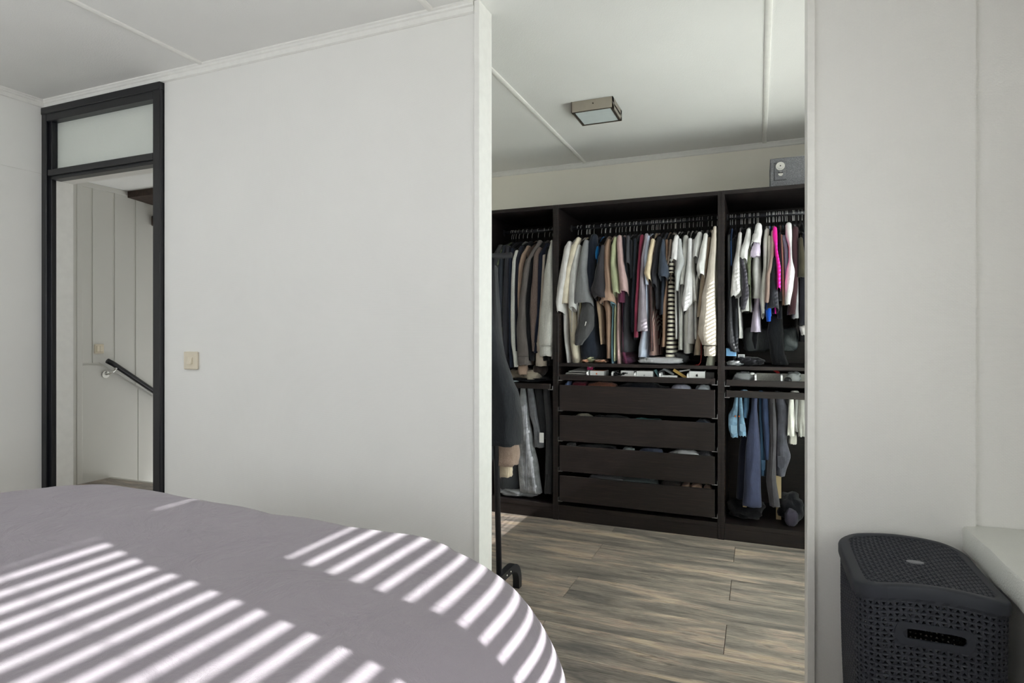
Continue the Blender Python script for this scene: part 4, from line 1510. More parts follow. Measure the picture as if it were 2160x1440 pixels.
A('M', 't_shirt', 'cream T-shirt with a folded sleeve', (226, 208, 176), [(507, 1373, 1381), (540, 1366, 1376), (579, 1359, 1373), (594, 1366, 1374)], hem=600, dy=-.04, dep=.07)
A('M', 'shirt', 'red and cream pinstriped shirt', (216, 196, 186), [(509, 1380, 1384), (560, 1375, 1379)], [(560, 1374, 1379), (640, 1370, 1378), (700, 1371, 1385), (749, 1367.5, 1387)], bh=.012, stripes=('X', 0.0042, (122, 58, 56), 0.5, 0.6))
A('M', 't_shirt', 'black T-shirt right of the cream one', (48, 48, 54), [(503, 1386, 1395), (540, 1378, 1390), (580, 1372, 1384), (604, 1376, 1384)], [(600, 1377, 1392), (652, 1384, 1391)], hem=652, dy=-.02)
A('M', 't_shirt', 'slate navy T-shirt left of the striped one', (66, 74, 88), [(507, 1396, 1402), (537, 1391, 1404), (579, 1388, 1412), (588, 1390, 1406)], [(588, 1393, 1406), (640, 1391, 1405), (663, 1390, 1405)], dy=-.035, dep=.085)
A('M', 'top', 'brown ribbed top behind the slate navy T-shirt', (150, 122, 104), [(508, 1403, 1410), (550, 1404, 1410)], [(640, 1396, 1407), (700, 1396, 1405), (731, 1393, 1404)], hem=731)
A('M', 'cardigan', 'taupe cap sleeve top above the striped shirt', (160, 144, 132), [(507, 1412, 1418), (535, 1410, 1418), (558, 1407, 1412)], hem=600)
A('M', 'shirt', 'black and cream horizontally striped shirt', (226, 220, 204), [(545, 1412, 1422), (575, 1409, 1421)], [(578, 1408, 1421), (620, 1405, 1424), (690, 1404, 1424), (752, 1398, 1425)], dy=-.01, bh=.018, stripes=('Z', 0.0262, (44, 36, 38), 0.55, 0.15))
A('M', 't_shirt', 'white T-shirt with a small open cap sleeve', (226, 224, 224), [(500, 1422, 1432), (515, 1418, 1431), (540, 1416, 1429), (553, 1415, 1427)], [(600, 1422, 1430), (714, 1423, 1431)], dy=-.035)
A('M', 'top', 'grey white rib knit top with a pointed sleeve', (200, 202, 202), [(506, 1430, 1437), (530, 1428, 1440), (556, 1425, 1446), (575, 1423, 1436), (613, 1426, 1431)], hem=700, dy=-.03, stripes=('X', 0.004, (176, 178, 180), 0.6, 0.2))
A('M', 'shirt', 'pale grey shirt right of the rib knit', (204, 204, 200), [(501, 1441, 1452), (540, 1438, 1450), (600, 1434, 1445)], [(600, 1433, 1446), (680, 1430, 1443), (737, 1429, 1443)], dy=-.01)
A('M', 'shirt', 'long white shirt with a turned up sleeve end', (228, 227, 228), [(506, 1451, 1460), (540, 1450, 1460), (600, 1444, 1461), (638, 1437, 1461), (655, 1441, 1448)], [(640, 1448, 1465), (690, 1446, 1466), (724, 1445, 1465)], dy=-.035, dep=.085)
A('M', 't_shirt', 'stone grey T-shirt behind the long white shirt', (190, 188, 184), [(507, 1461, 1467), (560, 1459, 1465), (640, 1462, 1470)], [(660, 1441, 1458), (745, 1441, 1459)], hem=745)
A('M', 't_shirt', 'white T-shirt with an open sleeve, collar standing high', (218, 218, 217), [(494, 1470, 1481), (505, 1465, 1480), (530, 1462, 1475), (547, 1462, 1473)], [(600, 1462, 1474), (660, 1463, 1473), (715, 1464, 1474)], dy=-.02)
A('M', 't_shirt', 'white T-shirt with a rolled sleeve left of the beige hoodie', (224, 223, 221), [(496, 1484, 1493), (537, 1475, 1490), (565, 1468, 1487), (584, 1473, 1486)], [(584, 1465, 1476), (612, 1461, 1473)], hem=612, dy=-.045, dep=.08)
A('M', 'jumper', 'tan brown jumper beside the beige hoodie', (168, 152, 134), [(503, 1493, 1500), (540, 1486, 1495), (600, 1476, 1488), (668, 1470, 1484)], [(668, 1472, 1482), (748, 1461, 1482)], hem=748)
hood = A('M', 'hoodie', 'beige hooded sweatshirt with a full sleeve', (204, 194, 182), [(481, 1504, 1513), (510, 1500, 1513), (565, 1493, 1510), (634, 1479, 1511), (680, 1474, 1513), (705, 1472, 1513), (727, 1480, 1512)], hem=720, dy=-.05, dep=.12,
         cuff=([(729, 1484, 1512), (750, 1485, 1511)],))
A('M', 'jumper', 'pale sage rib knit jumper, rightmost', (186, 186, 172), [(497, 1509, 1515), (600, 1509, 1515), (720, 1502, 1512), (772, 1488, 1507)], hem=760, stripes=('X', 0.003, (160, 160, 148), 0.6, 0.1))

# ---- right bay
A('R', 'jacket', 'black satin jacket, leftmost', (40, 40, 44), [(497, 1533, 1541), (560, 1532, 1543), (620, 1533, 1546), (680, 1531, 1547), (720, 1531, 1553), (741, 1540, 1559)], hem=730, gloss=True, dy=-.01, dep=.09)
A('R', 'shirt', 'royal blue shirt, sliver between black jackets', (50, 86, 140), [(510, 1540, 1544), (560, 1541, 1545)], hem=640)
A('R', 'coat', 'black ribbed jacket right of the satin one', (36, 37, 41), [(505, 1545, 1553), (560, 1545, 1554), (640, 1545, 1556), (740, 1547, 1557)], hem=760)
A('R', 't_shirt', 'light grey T-shirt with a draped sleeve', (206, 204, 202), [(493, 1557, 1565), (523, 1553, 1564), (565, 1545, 1563), (600, 1542, 1564), (618, 1541, 1566), (629, 1541, 1552)], [(628, 1553, 1562), (700, 1557, 1565), (713, 1556, 1565)], dy=-.04, dep=.085)
A('R', 't_shirt', 'bright white T-shirt with an open sleeve over dark cloth', (226, 226, 224), [(486, 1574, 1584), (505, 1570, 1584), (530, 1560, 1578), (541, 1557, 1577), (552, 1563, 1576)], [(552, 1566, 1578), (600, 1568, 1582), (640, 1564, 1586), (656, 1562, 1588)], dy=-.035, dep=.08, bh=.012)
A('R', 'top', 'dark charcoal top below the bright white sleeve', (58, 56, 62), [(545, 1560, 1568), (580, 1564, 1576), (620, 1564, 1580), (652, 1562, 1572)], hem=650, dy=-.05, dep=.05)
A('R', 'top', 'olive green ruffled top', (112, 118, 96), [(520, 1579, 1585), (543, 1576, 1586), (556, 1575, 1583), (600, 1576, 1582)], hem=660)
A('R', 't_shirt', 'white collared shirt standing highest', (228, 227, 226), [(477, 1593, 1607), (489, 1591, 1608), (505, 1586, 1605), (518, 1583.5, 1604)], [(541, 1585, 1606), (570, 1582, 1607), (600, 1583, 1610), (630, 1582, 1612)], dy=-.04, dep=.08, bh=.014)
A('R', 'top', 'lilac top peeping under the white collar', (208, 196, 216), [(512, 1590, 1604), (530, 1583, 1604), (541, 1582.5, 1603)], [(628, 1592, 1606), (660, 1588, 1604), (700, 1584, 1607)], hem=700, dy=-.03)
A('R', 't_shirt', 'stone white T-shirt with black hanger showing in its neck', (204, 202, 196), [(486, 1613, 1623), (510, 1610, 1620), (560, 1610, 1618), (625, 1602, 1616), (666, 1606, 1612)], hem=650)
A('R', 't_shirt', 'ivory strappy top right of the stone T-shirt', (212, 206, 196), [(500, 1620, 1627), (540, 1619, 1628), (600, 1616, 1628)], hem=640)
A('R', 'top', 'rose beige strappy top with creases', (180, 156, 146), [(489, 1627, 1637), (530, 1626, 1633), (566, 1620, 1630), (580, 1616, 1625), (638, 1613, 1625)], hem=640, dy=-.03)
A('R', 't_shirt', 'hot pink T-shirt', (226, 36, 150), [(482, 1630, 1639), (495, 1629, 1640), (523, 1634, 1640), (565, 1638, 1647), (613, 1639, 1646.5)], hem=665, dy=-.04, dep=.06)
A('R', 't_shirt', 'black printed T-shirt in front of the blue patch', (44, 45, 50), [(546, 1626, 1638), (580, 1624, 1637), (620, 1621, 1642), (655, 1616, 1644)], hem=640, dy=-.03, dep=.075)
A('R', 'top', 'cobalt blue top hanging under the black printed T-shirt', (24, 84, 190), [(600, 1622, 1628), (655, 1614, 1627), (677, 1617, 1626)], hem=670)
A('R', 'sweatshirt', 'black top with a white lower edge right of the hot pink one', (36, 37, 42), [(492, 1642, 1648), (560, 1640, 1650), (620, 1640, 1650), (634, 1640, 1650)], [(634, 1640, 1652), (672, 1639, 1652)], hem=672)
A('R', 'top', 'brown strappy top left of the slate blue scarf', (150, 118, 100), [(497, 1645, 1651), (560, 1648, 1654), (643, 1649, 1656)], hem=640)
A('R', 'scarf', 'slate blue satin top looped on its hanger', (112, 130, 142), [(499, 1649, 1658), (530, 1653, 1664), (570, 1654, 1662), (588, 1655, 1660)], hem=600, gloss=True)
A('R', 'top', 'orange strap top under the white collar', (216, 88, 40), [(492, 1659, 1668), (510, 1662, 1668), (543, 1663, 1668)], hem=640)
A('R', 'top', 'white sleeveless top right of the slate blue satin', (222, 222, 220), [(475, 1657, 1670), (498, 1657, 1671), (520, 1664, 1670), (545, 1664, 1671), (572, 1658, 1677), (600, 1656, 1674), (642, 1655, 1667)], hem=640, dy=-.03)
A('R', 'jumper', 'dark maroon knitted jumper', (66, 44, 48), [(483, 1671, 1684), (540, 1670, 1684), (600, 1668, 1684), (663, 1660, 1680)], hem=655, dy=-.01, dep=.09)
A('R', 'top', 'grey vest hanging below the maroon jumper', (150, 150, 152), [(560, 1676, 1684), (660, 1672, 1685), (671, 1671, 1685)], hem=671)
A('R', 'shirt', 'dark olive shirt right of the maroon jumper', (70, 66, 54), [(505, 1684, 1694), (560, 1684, 1700), (585, 1682, 1700)], hem=600, dy=-.02)
A('R', 'jumper', 'black navy jumper with a pale cuff, rightmost in view', (38, 38, 46), [(495, 1692, 1702), (600, 1687, 1704), (685, 1686, 1704)], hem=720, cuff=([(688, 1686, 1703), (706, 1690, 1702)], (206, 202, 200)))
# spare hangers
for bay, us in (('M', (1228, 1262, 1330, 1390, 1437, 1470, 1497)), ('L', (1090, 1128)), ('R', (1570, 1590, 1640, 1660, 1676))):
    for u in us:
        hanger(bay, PX(u, 500, 3.76)[0], RND.uniform(-10, 10))


# joggers knotted below the grey marl T-shirt
def single(name, desc, cat, col, tab, y0, dep, seed, group=None, **mk):
    kw = {k: mk.pop(k) for k in ('fold', 'grow', 'mouth', 'lean', 'top') if k in mk}
    o = drape(tab, y0, dep, seed, **kw).build(name, mat_cloth('%s_fabric_%d' % (name, seed), col, **mk), None, True)
    return tag(o, desc, cat, group)


jg = thing('jogging_trousers', 'dark grey jogging trousers with a white drawcord in the middle wardrobe bay', 'trousers')
mj = mat_cloth('jogger_grey', (86, 86, 88))
drape([(640, 1228, 1250), (665, 1222, 1252), (690, 1218, 1251), (705, 1214, 1243), (727, 1214, 1226)], 3.69, .10, 301, fold=.3).build('trouser_leg', mj, jg, True)
drape([(560, 1236, 1244), (660, 1230, 1246), (700, 1232, 1250)], 3.80, .2, 302, fold=.3).build('trouser_leg', mj, jg, True)
c0, c1 = PX(1236.5, 678, 3.685), PX(1234, 687, 3.683)
MB().tube([(c0[0], 3.683, c0[1]), (c1[0], 3.681, c1[1])], 0.003, 8).build('drawcord', mat_plain('white_cord', (232, 230, 226)), jg, True)
settle(jg, (c0[0], 3.75, 1.0))

# collar and hood details
for g_, u, v, r, colr in ((hood, 1508, 490, 0.016, None),):
    x, z = PX(u, v, 3.74)
    MB().tube([(x - 0.008, 3.72, z - 0.05), (x - 0.012, 3.71, z), (x, 3.71, z + 0.022), (x + 0.012, 3.71, z), (x + 0.008, 3.72, z - 0.05)], 0.006, 8).build(
        'hood_edge', bpy.data.materials['hoodie_cloth_%d' % [i for i in range(1, 200) if bpy.data.materials.get('hoodie_cloth_%d' % i)][0]], None, True)
he = bpy.data.objects['hood_edge']
he.parent = hood
he.location = -Vector(hood.location)


# ---- trousers on the pull-out hangers
def trousers(name, desc, col, tab, y0=3.705, dep=0.05, seed=0, hems=True, back=True, **mk):
    t = thing(name, desc, 'jeans' if 'jeans' in name else 'trousers', 'trousers on the pull-out hangers')
    m = mat_cloth('%s_denim_%d' % (name, seed), col, **mk)
    drape(tab, y0, dep, seed, fold=0.3, mouth=True).build('trouser_leg', m, t, True)
    tb = [(v, u0 + 1.5, u1 + 1.5) for v, u0, u1 in tab]
    drape([(v * 0.995, (a + b) / 2 - (b - a) * .4, (a + b) / 2 + (b - a) * .4) for v, a, b in tb], y0 + dep + 0.03, dep, seed + 40, fold=0.3).build('trouser_leg', m, t, True)
    x, z = PX((tab[0][1] + tab[0][2]) / 2, tab[0][0], y0)
    settle(t, (x, y0 + dep, z))
    return t


J = trousers
J('jeans', 'light grey washed jeans, broadest in the left wardrobe bay', (132, 134, 138), [(820, 1098, 1108), (876, 1092, 1115), (923, 1094, 1123), (985, 1094, 1135), (1036, 1097, 1141)], 3.69, .06, 401, var=.35)
J('jeans', 'dark grey jeans behind the clothes rack in the left wardrobe bay', (74, 77, 82), [(820, 1088, 1098), (900, 1072, 1094), (990, 1056, 1094), (1030, 1052, 1095)], 3.74, .06, 402)
J('jeans', 'grey jeans with a white waist label in the left wardrobe bay', (112, 114, 120), [(820, 1112, 1124), (870, 1116, 1132), (905, 1126, 1138), (942, 1127, 1147)], 3.70, .05, 403, var=.3)
lx, lz = PX(1142, 922, 3.69)
lb = MB().box(lx - 0.014, lx + 0.016, 3.688, 3.694, lz - 0.035, lz + 0.03, 0.002).build('waist_label', M['white_plastic'], bpy.data.objects['jeans.002'], label='white waist label')
lb.location = -Vector(bpy.data.objects['jeans.002'].location)
J('trousers', 'black trousers with a short hem in the left wardrobe bay', (46, 47, 50), [(820, 1128, 1142), (870, 1132, 1152), (924, 1141, 1153)], 3.72, .05, 404)
J('trousers', 'charcoal trousers next to the drawers in the left wardrobe bay', (62, 63, 66), [(820, 1146, 1158), (900, 1152, 1166), (1000, 1150, 1165), (1039, 1148, 1164)], 3.71, .05, 405)
J('trousers', 'cream trousers, narrow strip beside the rack in the left wardrobe bay', (190, 182, 168), [(822, 1086, 1091), (850, 1084, 1090), (880, 1082, 1087)], 3.70, .04, 406)
J('jeans', 'light blue jeans leg with copper rivets, leftmost in the right bay', (118, 148, 172), [(836, 1550, 1557), (858, 1546, 1557), (876, 1536, 1556), (900, 1536, 1556), (921, 1542, 1557)], 3.69, .045, 411, var=.35)
J('jeans', 'light blue jeans with back pocket, second in the right bay', (114, 146, 170), [(836, 1558, 1565), (876, 1558, 1568), (900, 1557, 1573), (918, 1558, 1574)], 3.69, .045, 412, var=.35)
J('jeans', 'mid blue denim shorts beside the navy trousers', (78, 108, 134), [(836, 1569, 1581), (860, 1567, 1580), (880, 1568, 1576)], 3.73, .05, 413, var=.3)
J('trousers', 'navy blue chino trousers, broadest in the right bay', (60, 65, 88), [(836, 1586, 1598), (860, 1585, 1597), (890, 1580, 1600), (950, 1572, 1604), (1030, 1569, 1605), (1065, 1566, 1607)], 3.685, .07, 414)
J('trousers', 'dark navy trousers behind the navy chinos', (32, 35, 48), [(836, 1580, 1588), (950, 1558, 1575), (1050, 1553, 1572)], 3.75, .05, 415)
J('jeans', 'dark blue jeans with a back pocket between the chinos', (52, 76, 100), [(836, 1600, 1608), (930, 1602, 1610), (970, 1603, 1615), (1002, 1605, 1615)], 3.72, .05, 416)
J('trousers', 'deep blue trousers right of the navy chinos', (54, 66, 94), [(836, 1608, 1620), (880, 1608, 1622), (930, 1612, 1625), (968, 1614, 1624)], 3.70, .05, 417)
J('jeans', 'charcoal jeans with long leg seam in the right bay', (72, 70, 74), [(836, 1622, 1634), (900, 1624, 1638), (960, 1620, 1637), (1010, 1616, 1637), (1066, 1623, 1645)], 3.69, .05, 418)
J('jeans', 'black jeans with a back pocket right of the charcoal jeans', (78, 78, 86), [(836, 1636, 1654), (870, 1640, 1665), (895, 1640, 1662), (930, 1638, 1660), (960, 1637, 1668), (1002, 1637, 1656)], 3.71, .05, 419, var=.3)
J('trousers', 'white trousers in the right bay', (216, 214, 206), [(836, 1664, 1674), (880, 1662, 1676), (918, 1660, 1676)], 3.69, .045, 420)
J('trousers', 'ivory trousers with a wide hem behind the white pair', (196, 192, 182), [(836, 1674, 1681), (890, 1668, 1680), (935, 1663, 1681)], 3.74, .045, 421)
J('trousers', 'pale grey trousers right of the white pair', (182, 182, 180), [(836, 1677, 1685), (880, 1676, 1684), (909, 1677, 1685)], 3.71, .045, 422)
J('trousers', 'grey beige trousers, rightmost in the right bay', (156, 154, 148), [(836, 1684, 1697), (880, 1682, 1698), (919, 1684, 1698)], 3.70, .045, 423)
rv = mat_plain('copper_rivet', (190, 104, 60), 0.4, 0.5, 0.6)
for nm, u in (('jeans.003', 1551.3), ('jeans.004', 1559.3)):
    x, z = PX(u, 877.5, 3.683)
    o = MB().disc((x, z), 'y', 0.0045, 3.678, 3.69, 12).build('rivet', rv, bpy.data.objects[nm])
    o.location = -Vector(bpy.data.objects[nm].location)


# ---- crumpled and folded things
def lump(name, desc, cat, col, u0, u1, v0, v1, y0, dep, seed, group=None, mat=None, amp=0.35, flat=0.8, base=None, **mk):
    xl, zt = PX(u0, v0, y0 + dep * .4)
    xr, zb = PX(u1, v1, y0 + dep * .4)
    if base is not None: zb = base
    cx, cz, cy = (xl + xr) / 2, (zt + zb) / 2, y0 + dep / 2
    rx, ry, rz = abs(xr - xl) / 2, dep / 2, abs(zt - zb) / 2
    nu, nv = 22, 12
    rings = []
    for j in range(1, nv):
        p = pi * j / nv
        ring = []
        for i in range(nu):
            a = 2 * pi * i / nu
            d = Vector((cos(a) * sin(p), sin(a) * sin(p), cos(p)))
            k = 1 + amp * noise.noise(d * 2.1 + Vector((seed, 0, 0))) + amp * .5 * noise.noise(d * 5 + Vector((0, seed, 0)))
            k = min(k, 1.12)
            ring.append((cx + rx * spow(d.x, flat) * k, cy + ry * spow(d.y, flat) * k, max(zb + 0.0005, cz + rz * spow(d.z, flat) * k)))
        rings.append(ring)
    o = MB().loft(rings).build(name, mat or mat_cloth('%s_fab_%d' % (name, seed), col, **mk), None, True)
    return tag(o, desc, cat, group)


FL = 'folded clothes lying in the wardrobe'
lump('folded_jeans', 'crumpled grey jeans folded on the floor of the left wardrobe bay', 'jeans', (140, 142, 146), 1052, 1131, 1024, 1056, 3.70, .16, 1, FL, amp=.45, base=.098)
lump('folded_jumper', 'bunched beige brown jumper under the sleeves in the left wardrobe bay', 'jumper', (128, 116, 102), 1076, 1122, 776, 803, 3.74, .2, 2, FL, amp=.5)
lump('folded_shirt', 'beige collar corner of a folded shirt in the left wardrobe bay', 'shirt', (176, 166, 150), 1104, 1140, 780, 805, 3.72, .12, 3, FL, amp=.4)
lump('folded_jumper', 'dark brown folded jumper beneath the beige cuff in the left wardrobe bay', 'jumper', (70, 62, 58), 1127, 1151, 768, 793, 3.73, .16, 4, FL)
lump('folded_jumper', 'flat black jumper lying on the left trouser hanger', 'jumper', (24, 25, 28), 1084, 1160, 793, 810, 3.70, .3, 5, FL, base=.867)
lump('folded_shirt', 'pale blue sleeve on the left trouser hanger beside the rack', 'shirt', (180, 194, 200), 1066, 1094, 801, 810, 3.69, .12, 6, FL, base=.867)
lump('folded_trousers', 'pale grey trousers folded flat on the middle shelf', 'trousers', (190, 190, 194), 1350, 1438, 752, 770, 3.70, .24, 7, FL, amp=.22, flat=.55, base=1.001)
lump('folded_jumper', 'dark grey jumper rolled on the middle shelf behind the pale trousers', 'jumper', (72, 72, 74), 1412, 1453, 742, 768, 3.78, .2, 8, FL, base=1.001)
lump('leopard_slipper', 'leopard print slipper left of the jacket hem on the middle shelf', 'slipper', (150, 108, 80), 1228, 1244, 757, 768, 3.70, .14, 9, 'leopard print slippers', base=1.001, fleck=(40, 30, 26))
lump('leopard_slipper', 'leopard print slipper under the jacket hem on the middle shelf', 'slipper', (150, 108, 80), 1254, 1282, 757, 769, 3.71, .14, 10, 'leopard print slippers', base=1.001, fleck=(40, 30, 26))
lump('folded_shirt', 'pale olive cloth between the leopard slippers', 'shirt', (150, 150, 122), 1236, 1258, 750, 767, 3.73, .12, 11, FL, base=1.001)
lump('folded_shirt', 'purple scarf bunched on the middle shelf', 'scarf', (104, 66, 92), 1312, 1338, 752, 770, 3.74, .14, 12, FL, base=1.001)
lump('black_bag', 'black and pink sports bag lying on the right shelf', 'bag', (28, 28, 32), 1549, 1612, 752, 772, 3.70, .2, 13, None, base=1.001)
lump('plastic_wrap', 'crumpled clear plastic on the right shelf by the divider', 'plastic', (200, 205, 214), 1533, 1568, 760, 774, 3.69, .1, 14, None, M['film'], base=1.001)
lump('garment_bag', 'grey satin bag standing at the back of the right shelf', 'bag', (104, 108, 110), 1567, 1626, 690, 742, 3.95, .12, 15, 'grey satin bags', amp=.2, flat=.5, gloss=True)
lump('garment_bag', 'grey satin bag right of the black trousers in the right bay', 'bag', (92, 98, 100), 1650, 1682, 690, 740, 3.92, .12, 16, 'grey satin bags', amp=.25, flat=.5, gloss=True)
single('hanging_trousers', 'long black trousers hanging at the centre of the right bay', 'trousers', (26, 27, 30), [(640, 1630, 1650), (700, 1618, 1652), (740, 1624, 1654), (768, 1628, 1664)], 3.80, .12, 430)
single('hanging_skirt', 'slim black skirt below the lilac top in the right bay', 'skirt', (22, 22, 25), [(690, 1588, 1602), (715, 1586, 1598), (735, 1591, 1595)], 3.84, .06, 431)
x, z = PX(1531.5, 734, 3.72)
x2, z2 = PX(1553, 751, 3.72)
tag(MB().box(x, x2, 3.715, 3.735, z2, z, 0.002).build('shoe_box', mat_plain('light_blue_card', (128, 176, 222), 0.6)), 'small light blue box under the black satin jacket', 'box')
x, z = PX(1557, 747, 3.76)
x2, z2 = PX(1571, 760, 3.76)
pt = thing('swing_tag', 'white printed swing tag hanging above the right shelf', 'tag')
MB().box(x, x2, 3.758, 3.760, z2, z).build('card', M['white_plastic'], pt)
for k in range(4):
    zz = z2 + (z - z2) * (0.2 + 0.18 * k)
    MB().box(x + .004, x2 - .006, 3.7572, 3.758, zz, zz + .003).build('print_line', M['black'], pt)
settle(pt, (x, 3.76, z))
mred = mat_plain('red_cord', (130, 32, 30), 0.5)
c_ = [PX(u, v, 3.74) for u, v in ((1479, 690), (1479.5, 740), (1478, 764), (1474, 769), (1462, 770.5))]
tag(MB().tube([(a, 3.74 - .003 * i, b) for i, (a, b) in enumerate(c_)], 0.0026, 6).build('hanging_string', mred, None, True), 'thin red string hanging onto the middle shelf', 'string')

# ---- drawer contents
def dlump(desc, cat, col, u0, u1, v0, v1, seed, y0=3.69, dep=.13, **mk):
    return lump('folded_clothing', desc, cat, col, u0, u1, v0, v1 + 16, y0, dep, seed, 'clothes showing above the drawer fronts', **mk)


dlump('pale blue striped sock roll in the top drawer', 'sock', (120, 142, 190), 1193, 1206, 804, 812, 20)
dlump('dark red cloth in the top drawer', 'cloth', (96, 34, 46), 1204, 1242, 803, 813, 21)
dlump('flowered dark cloth in the top drawer', 'cloth', (90, 60, 62), 1240, 1300, 804, 817, 22, fleck=(170, 110, 80))
dlump('black folded shirt in the top drawer', 'shirt', (28, 30, 38), 1298, 1414, 806, 823, 23)
dlump('smooth lilac grey bra cup in the top drawer', 'bra', (186, 186, 206), 1415, 1458, 809, 822, 24, amp=.05)
dlump('white shirt with dark stripes at the right of the top drawer', 'shirt', (200, 204, 214), 1467, 1500, 811, 824, 25)
dlump('rolled cream belt in the second drawer', 'belt', (214, 206, 186), 1212, 1250, 871, 879, 26, amp=.15)
dlump('teal cloth in the second drawer', 'cloth', (96, 150, 152), 1328, 1405, 880, 888, 27)
dlump('black cloth at the left of the second drawer', 'cloth', (30, 29, 30), 1250, 1330, 874, 884, 28)
dlump('grey blue cloth at the right of the second drawer', 'cloth', (74, 82, 96), 1466, 1500, 884, 895, 29)
dlump('grey strap end at the left of the third drawer', 'strap', (120, 118, 118), 1194, 1212, 934, 943, 30)
dlump('black jumper in the third drawer', 'jumper', (34, 35, 42), 1216, 1310, 936, 950, 31)
dlump('pale grey cloth corner in the third drawer', 'cloth', (170, 178, 180), 1310, 1338, 943, 952, 32)
dlump('slate blue cloth in the third drawer', 'cloth', (84, 90, 112), 1348, 1400, 944, 957, 33)
dlump('white folded shirts at the right of the third drawer', 'shirt', (222, 220, 224), 1412, 1484, 946, 964, 34, amp=.3)
dlump('dark grey cloth at the right end of the third drawer', 'cloth', (80, 80, 86), 1474, 1503, 950, 965, 35)
dlump('grey folded trousers in the bottom drawer', 'trousers', (108, 108, 112), 1240, 1330, 999, 1017, 36)
dlump('dark teal grey cloth in the bottom drawer', 'cloth', (82, 92, 94), 1306, 1392, 1004, 1022, 37)
dlump('dark brown cloth in the bottom drawer', 'cloth', (58, 48, 44), 1392, 1440, 1014, 1027, 38)
dlump('beige folded cup in the bottom drawer', 'bra', (164, 132, 112), 1436, 1460, 1018, 1030, 39)
dlump('second beige folded cup in the bottom drawer', 'bra', (168, 136, 116), 1456, 1482, 1019, 1031, 40)
dlump('tan folded strap at the right end of the bottom drawer', 'bra', (160, 134, 118), 1484, 1502, 1023, 1033, 41)


# ---- gadget boxes and small things in the middle tray
def apple_poly(cx, cz, r):
    p = []
    for k in range(28):
        a = 2 * pi * k / 28
        rr_ = r * (1 - 0.10 * max(0, cos((a - pi / 2) * 1)) ** 14 - 0.10 * max(0, cos(a + pi / 2)) ** 14)
        x, z = cx + rr_ * cos(a) * 0.92, cz + rr_ * sin(a)
        bx, bz = cx + r * 1.08, cz + r * 0.16      # the bite
        d = math.hypot(x - bx, z - bz)
        if d < r * 0.48:
            k2 = r * 0.48 / max(d, 1e-6)
            x, z = bx + (x - bx) * k2, bz + (z - bz) * k2
        p.append((x, z))
    return p


TG = 'small white boxes in the middle tray'


def gbox(desc, u0, u1, v0, v1, y0, dep, mark=None, mu=None, top=None, col=None, tilt=0):
    yy = y0
    xl, zt = PX(u0, v0, yy)
    xr, zb = PX(u1, v1, yy)
    zb = max(zb - 0.012, 0.914)
    t = thing('gadget_box', desc, 'box', TG)
    MB().box(xl, xr, yy, yy + dep, zb, zt, 0.0015).build('carton', col or M['white_plastic'], t)
    if top:
        MB().box(xl + 0.008, xr - 0.006, yy + 0.008, yy + dep - 0.01, zt, zt + 0.0008).build('cover_picture', top, t)
    if mark:
        cx, cz = PX(mu[0], mu[1], yy)
        r = mu[2]
        MB().prism(apple_poly(cx, cz, r), 'y', yy - 0.0006, yy).build('printed_mark', mark, t)
        lf = [(cx + r * .02, cz + r * 1.05), (cx + r * .14, cz + r * 1.42), (cx + r * .42, cz + r * 1.55), (cx + r * .32, cz + r * 1.2)]
        MB().prism(lf, 'y', yy - 0.0006, yy).build('printed_mark', mark, t)
    settle(t, ((xl + xr) / 2, yy + dep / 2, zb))
    return t


mark_o = mat_plain('orange_print', (222, 110, 58))
mark_g = mat_plain('grey_print', (120, 120, 124))
mark_k = mat_plain('black_print', (30, 30, 32))
mark_l = mat_plain('silver_print', (176, 176, 178))
gbox('white gadget box with an orange fruit mark and orange lid picture', 1244.5, 1274, 781.5, 793, 3.70, .13, mark_o, (1258.5, 788, .0052), mark_o)
gbox('white gadget box with a small grey fruit mark behind the cables', 1309, 1337, 781.5, 795, 3.70, .13, mark_g, (1323, 787, .0048))
gbox('plain white gadget box with a silver fruit mark', 1342.5, 1376.5, 782, 797, 3.695, .13, mark_l, (1359, 791.5, .0056))
gbox('low white gadget box with a tiny grey mark below the plastic cases', 1396, 1427.5, 791.5, 799, 3.692, .07, mark_g, (1411, 795.5, .003))
gbox('white gadget box with a bold black fruit mark', 1453.5, 1487, 782.5, 800, 3.695, .12, mark_k, (1470, 791.5, .0072))
gbox('dark grey case at the right end of the middle tray', 1487.5, 1507, 784.5, 800, 3.71, .12, None, None, None, mat_plain('dark_grey_case', (58, 56, 56), 0.6))


def slab(name, desc, cat, mat, u0, v0, u1, v1, y, th, dep, group=None, part=None):
    """a tilted flat thing from one end to the other, seen edge-on"""
    a, b = PX(u0, v0, y), PX(u1, v1, y)
    d = Vector((b[0] - a[0], b[1] - a[1])).normalized()
    n_ = Vector((-d.y, d.x)) * th
    poly = [a, b, (b[0] + n_.x, b[1] + n_.y), (a[0] + n_.x, a[1] + n_.y)]
    if part:
        t = thing(name, desc, cat, group)
        MB().prism(poly, 'y', y, y + dep).build('body', mat, t)
        q = [(p[0] - n_.x * 0.35, p[1] - n_.y * 0.35) for p in poly]
        MB().prism(poly, 'y', y - 0.0012, y).build('edge_band', part, t)
        settle(t, (a[0], y, min(a[1], b[1])))
        return t
    return tag(MB().prism(poly, 'y', y, y + dep).build(name, mat), desc, cat, group)


